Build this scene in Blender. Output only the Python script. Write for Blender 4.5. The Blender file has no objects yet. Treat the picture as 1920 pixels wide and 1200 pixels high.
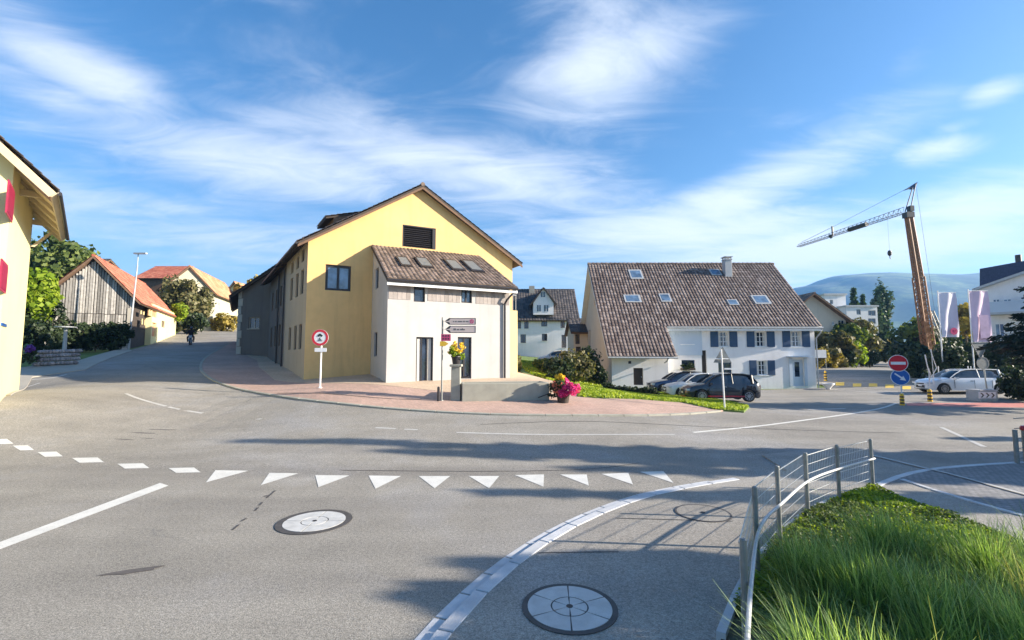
import bpy, bmesh, math, random
import numpy as np
from mathutils import Vector, Matrix
R = math.radians
sc = bpy.context.scene
COL = sc.collection

# ------------------------------------------------------------------ camera
CAM = np.array((0.0, 0.0, 2.6)); F = 880.0; TH = math.atan(70 / F)
cd = bpy.data.cameras.new('camera'); cam = bpy.data.objects.new('camera', cd); COL.objects.link(cam)
cd.sensor_width = 36; cd.lens = F / 1920 * 36; cd.clip_end = 20000; cd.clip_start = 0.05
cam.location = CAM; cam.rotation_euler = (R(90) + TH, 0, 0)
sc.camera = cam
sc.render.resolution_x = 1024; sc.render.resolution_y = 640

# ------------------------------------------------------------------ sun, sky, exposure
SUN_AZ = -5.5       # degrees from +X towards +Y
SUN_EL = 19.5
HAZE = 0.00028
S = Vector((math.cos(R(SUN_AZ)) * math.cos(R(SUN_EL)), math.sin(R(SUN_AZ)) * math.cos(R(SUN_EL)), math.sin(R(SUN_EL))))
sl = bpy.data.lights.new('sun', 'SUN'); sl.energy = 5.0; sl.angle = R(0.6); sl.color = (1.0, 0.89, 0.745)
so = bpy.data.objects.new('sun', sl); COL.objects.link(so); so.location = (40, -10, 40)
so.rotation_euler = S.to_track_quat('Z', 'Y').to_euler()
vs = sc.view_settings; vs.view_transform = 'Standard'; vs.look = 'None'; vs.gamma = 1; vs.exposure = 1.65

w = bpy.data.worlds.new('World'); sc.world = w; w.use_nodes = True
NT = w.node_tree; NT.nodes.clear()
def N(nt, t, **k):
    n = nt.nodes.new(t)
    for a, b in k.items():
        if a == 'i':
            for c, d in b.items(): n.inputs[c].default_value = d
        else: setattr(n, a, b)
    return n
def L(nt, a, b): nt.links.new(a, b)
def math_(nt, op, a, b=None, c=None, clamp=False):
    n = N(nt, 'ShaderNodeMath', operation=op, use_clamp=clamp)
    for k, x in enumerate((a, b, c)):
        if x is None: continue
        if isinstance(x, (int, float)): n.inputs[k].default_value = x
        else: L(nt, x, n.inputs[k])
    return n.outputs[0]
def build_world(nt):
    out = N(nt, 'ShaderNodeOutputWorld'); bg = N(nt, 'ShaderNodeBackground'); bg.inputs[1].default_value = 0.062
    L(nt, bg.outputs[0], out.inputs[0])
    sky = N(nt, 'ShaderNodeTexSky', sky_type='NISHITA', sun_disc=False, sun_elevation=R(SUN_EL), sun_rotation=R(90 - SUN_AZ), air_density=1.0, dust_density=1.0, ozone_density=3.0)
    hs = N(nt, 'ShaderNodeHueSaturation'); hs.inputs['Saturation'].default_value = 1.26; hs.inputs['Value'].default_value = 1.2
    L(nt, sky.outputs[0], hs.inputs['Color'])
    tc = N(nt, 'ShaderNodeTexCoord'); sp = N(nt, 'ShaderNodeSeparateXYZ'); L(nt, tc.outputs['Generated'], sp.inputs[0])
    x, y, z = sp.outputs
    zc = math_(nt, 'MAXIMUM', z, 0.0)
    den = math_(nt, 'ADD', zc, 0.12)
    px = math_(nt, 'DIVIDE', x, den); py = math_(nt, 'DIVIDE', y, den)
    cb = N(nt, 'ShaderNodeCombineXYZ'); L(nt, px, cb.inputs[0]); L(nt, py, cb.inputs[1])
    # stretched wispy noise on the cloud layer, streaks rising towards the right
    mp = N(nt, 'ShaderNodeMapping'); mp.inputs['Rotation'].default_value = (0, 0, R(-16)); mp.inputs['Scale'].default_value = (0.42, 0.95, 1); L(nt, cb.outputs[0], mp.inputs[0])
    n1 = N(nt, 'ShaderNodeTexNoise', i={'Scale': 1.05, 'Detail': 9.0, 'Roughness': 0.52, 'Distortion': 0.55}); L(nt, mp.outputs[0], n1.inputs['Vector'])
    n2 = N(nt, 'ShaderNodeTexNoise', i={'Scale': 4.2, 'Detail': 10.0, 'Roughness': 0.66, 'Distortion': 1.2}); L(nt, mp.outputs[0], n2.inputs['Vector'])
    # azimuth / elevation for the large masses
    az = math_(nt, 'ARCTAN2', x, y)
    hyp = math_(nt, 'SQRT', math_(nt, 'ADD', math_(nt, 'MULTIPLY', x, x), math_(nt, 'MULTIPLY', y, y)))
    el = math_(nt, 'ARCTAN2', z, hyp)
    tot = None
    blobs = [  # u, v, half width, half height (photo pixels), weight, tilt
        (110, 100, 270, 55, .78, .20), (60, 160, 220, 40, .5, .1), (520, 215, 200, 26, .55, .0),
        (560, 310, 360, 62, .8, .0), (900, 320, 330, 75, .95, .12), (330, 420, 420, 60, .55, .0), (700, 440, 520, 60, .5, .0),
        (1120, 110, 160, 110, .85, -.1), (1230, 50, 140, 60, .75, .0), (1050, 180, 150, 60, .55, .0),
        (1380, 370, 330, 60, 1.0, -.25), (1500, 300, 100, 32, .8, -.2), (1250, 430, 380, 60, .95, .0), (1500, 470, 420, 55, .9, .0),
        (1790, 270, 110, 32, 1.0, .1), (1820, 225, 80, 18, .6, .0), (1850, 380, 260, 70, .9, .0), (1900, 155, 80, 28, .8, .0), (1740, 90, 60, 40, .35, 0), (1480, 215, 100, 30, .3, 0),
        (1750, 450, 300, 60, .9, 0), (1020, 470, 300, 40, .6, 0), (2300, 300, 300, 160, .8, 0), (-400, 250, 350, 120, .8, 0)]
    for (u, v, a, b, wt, tl) in blobs:
        d = Vector(((u - 960) / F, 1, (670 - v) / F))
        a0 = math.atan2(d.x, d.y); e0 = math.atan2(d.z, math.hypot(d.x, 1))
        ca = 1 / (1 + d.x ** 2)
        sa = a / F * ca; sb = b / F * math.sqrt(ca)
        da = math_(nt, 'SUBTRACT', az, a0); de = math_(nt, 'SUBTRACT', el, e0)
        de = math_(nt, 'ADD', de, math_(nt, 'MULTIPLY', da, tl))
        q = math_(nt, 'ADD', math_(nt, 'POWER', math_(nt, 'DIVIDE', da, sa), 2.0), math_(nt, 'POWER', math_(nt, 'DIVIDE', de, sb), 2.0))
        g = math_(nt, 'MULTIPLY', math_(nt, 'EXPONENT', math_(nt, 'MULTIPLY', q, -0.9)), wt)
        tot = g if tot is None else math_(nt, 'MAXIMUM', tot, g)
    nz = math_(nt, 'ADD', math_(nt, 'MULTIPLY', n1.outputs[0], 0.62), math_(nt, 'MULTIPLY', n2.outputs[0], 0.38))
    m = math_(nt, 'ADD', nz, math_(nt, 'MULTIPLY', math_(nt, 'SUBTRACT', tot, 0.42), 0.36))
    mr = N(nt, 'ShaderNodeMapRange', interpolation_type='SMOOTHSTEP'); mr.inputs[1].default_value = 0.365; mr.inputs[2].default_value = 0.755
    L(nt, m, mr.inputs[0])
    # thin bright veil of cloud towards the horizon
    veil = math_(nt, 'MULTIPLY', math_(nt, 'EXPONENT', math_(nt, 'MULTIPLY', zc, -7.5)), math_(nt, 'ADD', math_(nt, 'MULTIPLY', n1.outputs[0], .9), .12))
    mix = N(nt, 'ShaderNodeMixRGB'); L(nt, math_(nt, 'MINIMUM', math_(nt, 'ADD', math_(nt, 'MULTIPLY', mr.outputs[0], 0.90), math_(nt, 'MULTIPLY', veil, .75)), .96), mix.inputs[0]); L(nt, hs.outputs[0], mix.inputs[1]); mix.inputs[2].default_value = (5.8, 6.2, 6.8, 1)
    L(nt, mix.outputs[0], bg.inputs[0])
build_world(NT)

# ------------------------------------------------------------------ pixel helpers (used to find real positions)
def ray(u, v):
    x = (u - 960) / F; y = (600 - v) / F
    c, s = math.cos(TH), math.sin(TH)
    d = np.array((x, c - s * y, s + c * y))
    return d / d[1]
def P(u, v, Y): return CAM + ray(u, v) * Y

# ------------------------------------------------------------------ terrain height (thin plate through surveyed spots)
CTL = [(600,727,20.5),(850,751,20.0),(790,775,17.5),(450,731,22.0),(378,690,29.5),(430,601,95),(430,640,50),(360,644,50),(505,678,35.5),(575,716,25.05),
 (725,720,22.5),(945,710,25.9),(245,652,44),(20,733,23.4),(0,742,17.5),(100,683,30),(318,628,60),(0,828,13.6),(430,792,17.4),(960,781,17.4),(960,695,30.4),
 (1358,770,20.5),(1250,780,18.6),(1690,760,24.6),(1900,760,24.6),(1530,726,37),(1160,722,36),(1600,722,37),(1640,668,100),(1560,688,56),(1810,730,33),(1280,748,27),
 (1100,735,30),(1030,712,24.5),(1000,668,65),(200,700,27),(440,700,27),(1058,752,20.3)]
pts = []
for u, v, Y in CTL:
    p = P(u, v, Y); pts.append((p[0], p[1], p[2]))
pts += [(x, y, 0.0) for x in (-60,-30,-14, 0, 14, 30, 60) for y in (-12, 3)] + [(-10, 11.5, 0.02), (0, 13, 0.0), (10, 13, 0.0), (0, 9, 0), (6, 9, 0), (12, 9, 0), (-6, 9, 0), (20, 15, 0), (40, 20, 0), (8, 15.5, 0.06), (15, 17, .05)]
pts += [(-160, 220, 24), (0, 220, 9), (160, 220, 3), (160, 100, 1), (160, 0, 0), (-160, 0, 1), (-160, 100, 14), (60, 60, .8), (0, 110, 6), (60, 110, 2.6), (-90, 60, 7), (-60, 120, 14), (30, 70, 1.6)]
PT = np.array(pts)
def _phi(r2): return 0.5 * r2 * np.log(r2 + 1e-9)
_n = len(PT)
_d2 = ((PT[:, None, :2] - PT[None, :, :2]) ** 2).sum(2)
_A = np.zeros((_n + 3, _n + 3)); _A[:_n, :_n] = _phi(_d2) + np.eye(_n) * 8.0
_A[:_n, _n] = 1; _A[:_n, _n + 1:] = PT[:, :2]; _A[_n:, :_n] = _A[:_n, _n:].T
_c = np.linalg.solve(_A, np.concatenate([PT[:, 2], np.zeros(3)]))
def tzs(X, Y):
    X = np.clip(np.asarray(X, float), -160, 160); Y = np.clip(np.asarray(Y, float), -12, 220)
    r2 = (X[:, None] - PT[None, :, 0]) ** 2 + (Y[:, None] - PT[None, :, 1]) ** 2
    z = _phi(r2) @ _c[:_n] + _c[_n] + _c[_n + 1] * X + _c[_n + 2] * Y
    near = np.clip((Y - 7.0) / 7.0, 0, 1)
    k = near * near * (3 - 2 * near)
    return z * np.maximum(k, np.clip((-X - 22) / 20, 0, 1))
def tz(x, y): return float(tzs([x], [y])[0])
def gp(u, v, off=0.0):
    """where the pixel's sight line meets the ground"""
    d = ray(u, v); Ys = np.concatenate([np.arange(3, 60, 0.1), np.arange(60, 200, 1.0)])
    z = CAM[2] + d[2] * Ys; g = tzs(d[0] * Ys, Ys) + off
    i = np.nonzero(z < g)[0]
    if len(i) == 0: return np.array((d[0] * 150, 150, tz(d[0] * 150, 150)))
    i = i[0]
    if i > 0:
        a = z[i - 1] - g[i - 1]; b = z[i] - g[i]; Y = Ys[i - 1] + (Ys[i] - Ys[i - 1]) * a / (a - b)
    else: Y = Ys[0]
    return np.array((d[0] * Y, Y, tz(d[0] * Y, Y) + off))

# ------------------------------------------------------------------ materials
def new_mat(name):
    m = bpy.data.materials.new(name); m.use_nodes = True
    nt = m.node_tree; b = nt.nodes['Principled BSDF']
    return m, nt, b
def pos(nt, scale=(1, 1, 1), rot=(0, 0, 0), obj=False):
    if obj: src = N(nt, 'ShaderNodeTexCoord').outputs['Object']
    else: src = N(nt, 'ShaderNodeNewGeometry').outputs['Position']
    mp = N(nt, 'ShaderNodeMapping'); mp.inputs['Scale'].default_value = scale; mp.inputs['Rotation'].default_value = rot
    L(nt, src, mp.inputs[0]); return mp.outputs[0]
def noise(nt, vec, scale, detail=4, rough=.55, dist=0):
    n = N(nt, 'ShaderNodeTexNoise', i={'Scale': scale, 'Detail': detail, 'Roughness': rough, 'Distortion': dist}); L(nt, vec, n.inputs['Vector']); return n.outputs[0]
def ramp(nt, fac, stops):
    r = N(nt, 'ShaderNodeValToRGB'); e = r.color_ramp.elements
    while len(e) < len(stops): e.new(0.5)
    for k, (p, c) in enumerate(stops): e[k].position = p; e[k].color = (*c, 1) if len(c) == 3 else c
    L(nt, fac, r.inputs[0]); return r.outputs[0]
def mixc(nt, f, a, b, mode='MIX'):
    m = N(nt, 'ShaderNodeMixRGB', blend_type=mode)
    for k, x in enumerate((f, a, b)):
        if isinstance(x, (int, float)): m.inputs[k].default_value = x
        elif isinstance(x, tuple): m.inputs[k].default_value = (*x, 1) if len(x) == 3 else x
        else: L(nt, x, m.inputs[k])
    return m.outputs[0]
def bump(nt, b, h, strength=.3, dist=.02):
    n = N(nt, 'ShaderNodeBump'); n.inputs['Strength'].default_value = strength; n.inputs['Distance'].default_value = dist
    L(nt, h, n.inputs['Height']); L(nt, n.outputs[0], b.inputs['Normal'])
def sc_(c, k): return tuple(max(0, x * k) for x in c)
def simple(name, col, rough=.6, metal=0.0, var=.12, scale=3.0, bmp=.15, bdist=.01, island=0.0, spec=None, coat=0, fine=30):
    m, nt, b = new_mat(name)
    v = pos(nt)
    n1 = noise(nt, v, scale); n2 = noise(nt, v, fine, 3)
    c = ramp(nt, n1, [(.25, sc_(col, 1 - var)), (.75, sc_(col, 1 + var))])
    c = mixc(nt, math_(nt, 'MULTIPLY', n2, var * .8), c, sc_(col, .6))
    if island:
        rnd = N(nt, 'ShaderNodeNewGeometry').outputs['Random Per Island']
        c = mixc(nt, 1.0, c, ramp(nt, rnd, [(0, (1 - island,) * 3), (1, (1 + island,) * 3)]), 'MULTIPLY')
    L(nt, c, b.inputs['Base Color']); b.inputs['Roughness'].default_value = rough; b.inputs['Metallic'].default_value = metal
    if coat: b.inputs['Coat Weight'].default_value = coat; b.inputs['Coat Roughness'].default_value = .04
    if bmp: bump(nt, b, n2, bmp, bdist)
    return m
def plaster(name, col, grime=.25, var=.07, coarse=.5):
    m, nt, b = new_mat(name)
    v = pos(nt); big = noise(nt, v, .35, 6, .6); mid = noise(nt, v, 2.2, 6, .65); fine = noise(nt, v, 45, 3)
    st = noise(nt, pos(nt, (1.6, 1.6, .12)), 1.3, 5, .6)
    c = ramp(nt, big, [(.3, sc_(col, 1 - var)), (.7, sc_(col, 1 + var))])
    c = mixc(nt, math_(nt, 'MULTIPLY', ramp(nt, mid, [(.45, (0, 0, 0)), (.75, (1, 1, 1))]), grime * .5), c, sc_(col, .72))
    c = mixc(nt, math_(nt, 'MULTIPLY', ramp(nt, st, [(.5, (0, 0, 0)), (.8, (1, 1, 1))]), grime), c, (col[0] * .6, col[1] * .6, col[2] * .62))
    L(nt, c, b.inputs['Base Color']); b.inputs['Roughness'].default_value = .92
    bump(nt, b, fine, .35 * coarse, .012)
    return m
def asphalt(name, base, warm=(1.05, 1.0, .92), speck=.35, cracks=True):
    m, nt, b = new_mat(name); v = pos(nt)
    big = noise(nt, v, .22, 5, .6, .4); mid = noise(nt, v, 1.4, 5, .6); fine = noise(nt, v, 70, 2, .7); fine2 = noise(nt, v, 22, 4, .75)
    streak = noise(nt, pos(nt, (.12, 1.1, 1)), 1.2, 4)
    k = (base * warm[0], base * warm[1], base * warm[2])
    c = ramp(nt, big, [(.3, sc_(k, .78)), (.42, sc_(k, .93)), (.5, k), (.72, sc_((base * 1.03, base, base * .96), 1.18))])
    lane = noise(nt, pos(nt, (.05, .42, 1), (0, 0, R(8))), 1.0, 3, .5, .3); c = mixc(nt, .8, c, mixc(nt, 1.0, c, ramp(nt, lane, [(.38, (.84, .84, .85)), (.55, (1.06, 1.06, 1.05))]), 'MULTIPLY'))
    stn = ramp(nt, noise(nt, v, .9, 6, .7, .6), [(.60, (0, 0, 0)), (.72, (1, 1, 1))]); c = mixc(nt, math_(nt, 'MULTIPLY', stn, .22), c, (base * .55,) * 3)
    c = mixc(nt, .5, c, mixc(nt, 1.0, c, ramp(nt, mid, [(.3, (.86,) * 3), (.7, (1.14,) * 3)]), 'MULTIPLY'))
    c = mixc(nt, .6, c, mixc(nt, 1.0, c, ramp(nt, streak, [(.35, (.9, .9, .9)), (.65, (1.08, 1.08, 1.08))]), 'MULTIPLY'))
    c = mixc(nt, 1.0, c, ramp(nt, fine, [(.32, (1 - speck * 1.5,) * 3), (.5, (1, 1, 1)), (.68, (1 + speck * 1.3,) * 3)]), 'MULTIPLY')
    c = mixc(nt, 1.0, c, ramp(nt, fine2, [(.3, (1 - speck * .9,) * 3), (.5, (1, 1, 1)), (.7, (1 + speck * .8,) * 3)]), 'MULTIPLY')
    if cracks:
        vo = N(nt, 'ShaderNodeTexVoronoi', feature='DISTANCE_TO_EDGE', i={'Scale': .23})
        dv = N(nt, 'ShaderNodeVectorMath', operation='ADD'); L(nt, v, dv.inputs[0])
        nn = N(nt, 'ShaderNodeTexNoise', i={'Scale': 1.7, 'Detail': 5.0}); L(nt, v, nn.inputs['Vector'])
        sc2 = N(nt, 'ShaderNodeVectorMath', operation='SCALE'); sc2.inputs['Scale'].default_value = .8; L(nt, nn.outputs['Color'], sc2.inputs[0]); L(nt, sc2.outputs[0], dv.inputs[1])
        L(nt, dv.outputs[0], vo.inputs['Vector'])
        cr = ramp(nt, vo.outputs[0], [(.0, (1, 1, 1)), (.006, (0, 0, 0))])
        gate = ramp(nt, noise(nt, v, .13, 2), [(.5, (0, 0, 0)), (.6, (1, 1, 1))])
        c = mixc(nt, math_(nt, 'MULTIPLY', mixc(nt, 1.0, cr, gate, 'MULTIPLY'), .55), c, (base * .35,) * 3)
    L(nt, c, b.inputs['Base Color']); b.inputs['Roughness'].default_value = .88
    bump(nt, b, fine, .5, .008)
    return m
def pavers(name, c1, c2, mortar, bw=.24, bh=.12, rot=20):
    m, nt, b = new_mat(name); v = pos(nt, (1, 1, 1), (0, 0, R(rot)))
    br = N(nt, 'ShaderNodeTexBrick', i={'Scale': 1.0, 'Brick Width': bw, 'Row Height': bh, 'Mortar Size': .008, 'Color1': (*c1, 1), 'Color2': (*c2, 1), 'Mortar': (*mortar, 1), 'Bias': 0.0}); L(nt, v, br.inputs['Vector'])
    c = mixc(nt, .7, br.outputs[0], mixc(nt, 1.0, br.outputs[0], ramp(nt, noise(nt, v, .5, 5), [(.3, (.8, .8, .8)), (.7, (1.2, 1.2, 1.2))]), 'MULTIPLY'))
    c = mixc(nt, 1.0, c, ramp(nt, noise(nt, v, 14, 4), [(.3, (.86, .86, .86)), (.7, (1.1, 1.1, 1.1))]), 'MULTIPLY')
    L(nt, c, b.inputs['Base Color']); b.inputs['Roughness'].default_value = .9
    bump(nt, b, br.outputs['Fac'], -.3, .01); return m
def leafm(name, c1, c2, c3, trans=.35):
    m, nt, b = new_mat(name)
    rnd = N(nt, 'ShaderNodeNewGeometry').outputs['Random Per Island']
    big = noise(nt, pos(nt), .9, 3)
    f = math_(nt, 'ADD', math_(nt, 'MULTIPLY', rnd, .6), math_(nt, 'MULTIPLY', big, .4))
    c = ramp(nt, f, [(.15, c1), (.5, c2), (.85, c3)])
    L(nt, c, b.inputs['Base Color']); b.inputs['Roughness'].default_value = .55; b.inputs['Specular IOR Level'].default_value = .3
    t = N(nt, 'ShaderNodeBsdfTranslucent'); L(nt, mixc(nt, 1.0, c, (1.3, 1.35, .5), 'MULTIPLY'), t.inputs[0])
    ms = N(nt, 'ShaderNodeMixShader'); ms.inputs[0].default_value = trans
    out = nt.nodes['Material Output']; L(nt, b.outputs[0], ms.inputs[1]); L(nt, t.outputs[0], ms.inputs[2]); L(nt, ms.outputs[0], out.inputs[0])
    return m
def tilem(name, cols, moss=.3):
    m, nt, b = new_mat(name)
    rnd = N(nt, 'ShaderNodeNewGeometry').outputs['Random Per Island']; v = pos(nt)
    n = len(cols)
    c = ramp(nt, rnd, [(i / max(1, n - 1), x) for i, x in enumerate(cols)])
    c = mixc(nt, math_(nt, 'MULTIPLY', ramp(nt, noise(nt, v, .45, 5, .65), [(.45, (0, 0, 0)), (.7, (1, 1, 1))]), moss), c, sc_(cols[0], .55))
    c = mixc(nt, 1.0, c, ramp(nt, noise(nt, v, 9, 4), [(.3, (.78, .78, .78)), (.7, (1.15, 1.15, 1.15))]), 'MULTIPLY')
    L(nt, c, b.inputs['Base Color']); b.inputs['Roughness'].default_value = .75
    return m
def glassm(name, col=(.02, .03, .05), rough=.04):
    m, nt, b = new_mat(name); v = pos(nt)
    c = ramp(nt, noise(nt, v, 1.5, 2), [(.3, sc_(col, .6)), (.7, sc_(col, 1.6))])
    L(nt, c, b.inputs['Base Color']); b.inputs['Roughness'].default_value = rough; b.inputs['IOR'].default_value = 1.6; b.inputs['Specular IOR Level'].default_value = .9
    return m
def paint(name, col, rough=.35, coat=.6):
    return simple(name, col, rough, 0, .04, 6, 0, coat=coat)

def worn_paint(name, col):
    m, nt, b = new_mat(name); v = pos(nt)
    c = ramp(nt, noise(nt, v, 2.5), [(.3, sc_(col, .9)), (.7, sc_(col, 1.05))])
    chip = ramp(nt, noise(nt, v, 26, 6, .75), [(.56, (0, 0, 0)), (.66, (1, 1, 1))]); dirt = ramp(nt, noise(nt, v, 3.2, 6, .7, .5), [(.5, (0, 0, 0)), (.75, (1, 1, 1))])
    c = mixc(nt, math_(nt, 'MULTIPLY', dirt, .35), c, sc_(col, .55)); c = mixc(nt, math_(nt, 'MULTIPLY', chip, .55), c, (.27, .26, .23))
    L(nt, c, b.inputs['Base Color']); b.inputs['Roughness'].default_value = .75; bump(nt, b, noise(nt, v, 60, 3), .35, .006); return m
MT = dict(
 asphalt=asphalt('asphalt', .245, (1.06, .985, .85), .38), asphalt_side=asphalt('asphalt_sidewalk', .275, (1.07, .985, .85), .28),
 pink=pavers('red_pavers', (.50, .33, .26), (.42, .28, .22), (.30, .24, .2), .24, .12, 24), peach=pavers('peach_pavers', (.56, .42, .29), (.50, .38, .27), (.38, .3, .22), .3, .15, 24),
 lightpave=simple('pale_pavement', (.40, .37, .31), .9, var=.12, scale=.8), cobble=pavers('grey_cobbles', (.2, .2, .2), (.28, .27, .26), (.12, .12, .12), .12, .12, 10),
 granite=simple('granite', (.52, .53, .54), .75, var=.14, scale=5, island=.09, bmp=.4, fine=60), concrete=simple('concrete', (.34, .33, .27), .85, var=.18, scale=2.0, bmp=.3),
 white_mark=worn_paint('road_paint', (.66, .65, .60)), worn_mark=simple('worn_road_paint', (.47, .46, .43), .8, var=.15, scale=4), yellow_mark=simple('yellow_road_paint', (.75, .50, .06), .7, var=.15, scale=4), red_mark=simple('red_surface', (.55, .2, .17), .8, var=.1),
 soil=simple('soil', (.12, .10, .06), .95, var=.3, scale=1.5, bmp=.5), lawn=simple('lawn', (.14, .20, .045), .95, var=.35, scale=1.2, bmp=.6, bdist=.04),
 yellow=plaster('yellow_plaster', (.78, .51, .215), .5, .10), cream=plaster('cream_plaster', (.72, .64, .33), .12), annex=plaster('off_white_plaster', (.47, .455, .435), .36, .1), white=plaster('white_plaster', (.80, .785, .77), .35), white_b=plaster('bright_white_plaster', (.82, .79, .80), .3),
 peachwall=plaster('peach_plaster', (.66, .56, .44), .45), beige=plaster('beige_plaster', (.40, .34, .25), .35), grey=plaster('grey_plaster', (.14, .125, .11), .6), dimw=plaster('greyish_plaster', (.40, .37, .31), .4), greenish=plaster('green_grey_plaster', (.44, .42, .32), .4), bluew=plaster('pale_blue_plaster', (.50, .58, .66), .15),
 yterr=plaster('pale_yellow_plaster', (.66, .54, .27), .08),
 tile_br=tilem('brown_tiles', [(.10, .075, .06), (.17, .12, .09), (.24, .18, .14), (.30, .22, .18)], .3), tile_fm=tilem('weathered_clay_tiles', [(.10, .07, .06), (.135, .10, .085), (.19, .145, .125), (.26, .21, .185)], .45),
 tile_dk=tilem('dark_tiles', [(.05, .045, .045), (.08, .07, .065), (.13, .11, .10)], .3), tile_red=tilem('red_tiles', [(.34, .09, .05), (.46, .14, .08), (.52, .20, .12)], .25), tile_or=tilem('orange_tiles', [(.42, .16, .07), (.55, .26, .13), (.6, .34, .2)], .35), tile_blue=tilem('slate_sheets', [(.035, .05, .10), (.05, .065, .12)], .1),
 wood_w=simple('weathered_boards', (.35, .33, .30), .9, var=.25, scale=4, island=.5, bmp=.3), wood_d=simple('dark_timber', (.06, .045, .035), .85, var=.25), wood_b=simple('brown_timber', (.17, .10, .06), .8, var=.2), wood_c=simple('painted_cream_boards', (.62, .52, .34), .8, var=.08, island=.08), wood_c2=simple('pale_timber', (.50, .42, .28), .7, var=.06),
 dark=simple('dark_metal', (.025, .022, .024), .45, var=.1), black=simple('black_plastic', (.012, .012, .013), .5, var=.1), galv=simple('galvanised_steel', (.62, .64, .64), .42, .75, .15, 12, .1), galv_dull=simple('dull_galvanised_steel', (.24, .25, .24), .55, .4, .2, 9, .1), whitep=simple('white_paint', (.78, .78, .76), .5, var=.05, bmp=0), greyp=simple('grey_paint', (.42, .44, .45), .5, var=.08, bmp=0),
 glass=glassm('window_glass'), glass_sky=glassm('sky_painted_glass', (.10, .16, .24), .02), glass_car=glassm('car_glass', (.015, .02, .025), .03),  # glass_sky: reflected sky is painted in as a paler, bluer base colour
 blue_sh=simple('blue_shutter_paint', (.03, .075, .15), .6, var=.12), red_sh=simple('crimson_shutter_paint', (.30, .01, .05), .6, var=.1), brown_sh=simple('brown_shutter_paint', (.08, .05, .035), .6), curtain=simple('curtain', (.62, .60, .54), .9, var=.08),
 sgn_red=paint('sign_red', (.62, .015, .03)), sgn_blue=paint('sign_blue', (.02, .13, .45)), sgn_white=paint('sign_white', (.82, .82, .82)), sgn_black=paint('sign_black', (.015, .015, .015)), sgn_yel=paint('sign_yellow', (.85, .50, .02)), sgn_pink=paint('sign_magenta', (.60, .05, .16)), sgn_cream=paint('sign_cream', (.70, .55, .48)),
 rubber=simple('rubber', (.02, .02, .02), .85, var=.2), stain=simple('tar_stain', (.10, .09, .085), .9, var=.3, scale=8), tar=simple('tar_seal', (.07, .065, .062), .7, var=.3, scale=9),
 car_black=paint('black_car_paint', (.014, .015, .022), .25, 1), car_white=paint('white_car_paint', (.74, .75, .77), .3, 1), car_blue=paint('dark_blue_car_paint', (.02, .035, .10), .25, 1), car_red=paint('red_trim_paint', (.42, .012, .03)), lamp=simple('headlight_lens', (.6, .62, .64), .1, var=.05, bmp=0), tail=paint('tail_light', (.35, .01, .01)), rim=simple('alloy_rim', (.5, .5, .52), .3, .8, bmp=0),
 crane=simple('tan_crane_steel', (.31, .14, .06), .6, var=.22, scale=1.5, bmp=0), crane_b=simple('blue_crane_steel', (.03, .05, .12), .5, bmp=0), stone=simple('field_stone', (.30, .28, .29), .9, var=.3, scale=6, island=.35, bmp=.4),
 bark=simple('bark', (.10, .075, .05), .95, var=.3, scale=8, bmp=.6), skin=simple('skin', (.5, .3, .22), .6, bmp=0), cloth=simple('black_clothing', (.02, .02, .024), .9, var=.2),
 flag=simple('white_flag_cloth', (.74, .70, .78), .85, var=.05, bmp=0), flag2=simple('pinkish_flag_cloth', (.74, .55, .66), .85, var=.15, scale=1.2, bmp=0),
 leaf_g=leafm('leaf_green', (.035, .06, .015), (.09, .13, .03), (.20, .24, .06)), leaf_d=leafm('leaf_dark', (.015, .025, .012), (.03, .05, .02), (.06, .085, .03), .2), leaf_b=leafm('leaf_bright', (.10, .16, .01), (.22, .32, .02), (.40, .46, .05), .45), leaf_y=leafm('leaf_yellowing', (.14, .11, .02), (.32, .25, .05), (.45, .34, .08), .4), leaf_o=leafm('leaf_olive', (.06, .065, .025), (.13, .13, .05), (.25, .21, .10), .3), leaf_blue=leafm('leaf_blue_green', (.02, .045, .03), (.05, .09, .05), (.10, .16, .07), .25),
 needle=leafm('spruce_needles', (.008, .016, .012), (.015, .03, .02), (.03, .05, .03), .12), grassb=leafm('tall_grass', (.06, .11, .03), (.19, .31, .10), (.48, .60, .30), .45), grass_dry=leafm('dry_stalks', (.3, .26, .12), (.36, .38, .16), (.5, .46, .26), .3), turf=leafm('turf', (.16, .23, .02), (.30, .38, .04), (.46, .50, .08), .4),
 petal=leafm('magenta_petals', (.45, .01, .12), (.70, .03, .28), (.8, .12, .4), .3), petal_y=leafm('yellow_petals', (.65, .42, .02), (.85, .62, .05), (.9, .75, .15), .3), petal_r=leafm('salmon_petals', (.55, .08, .05), (.75, .22, .15), (.8, .4, .3), .3),
 hill=leafm('far_forest', (.012, .035, .03), (.02, .055, .045), (.035, .075, .05), 0))

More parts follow.
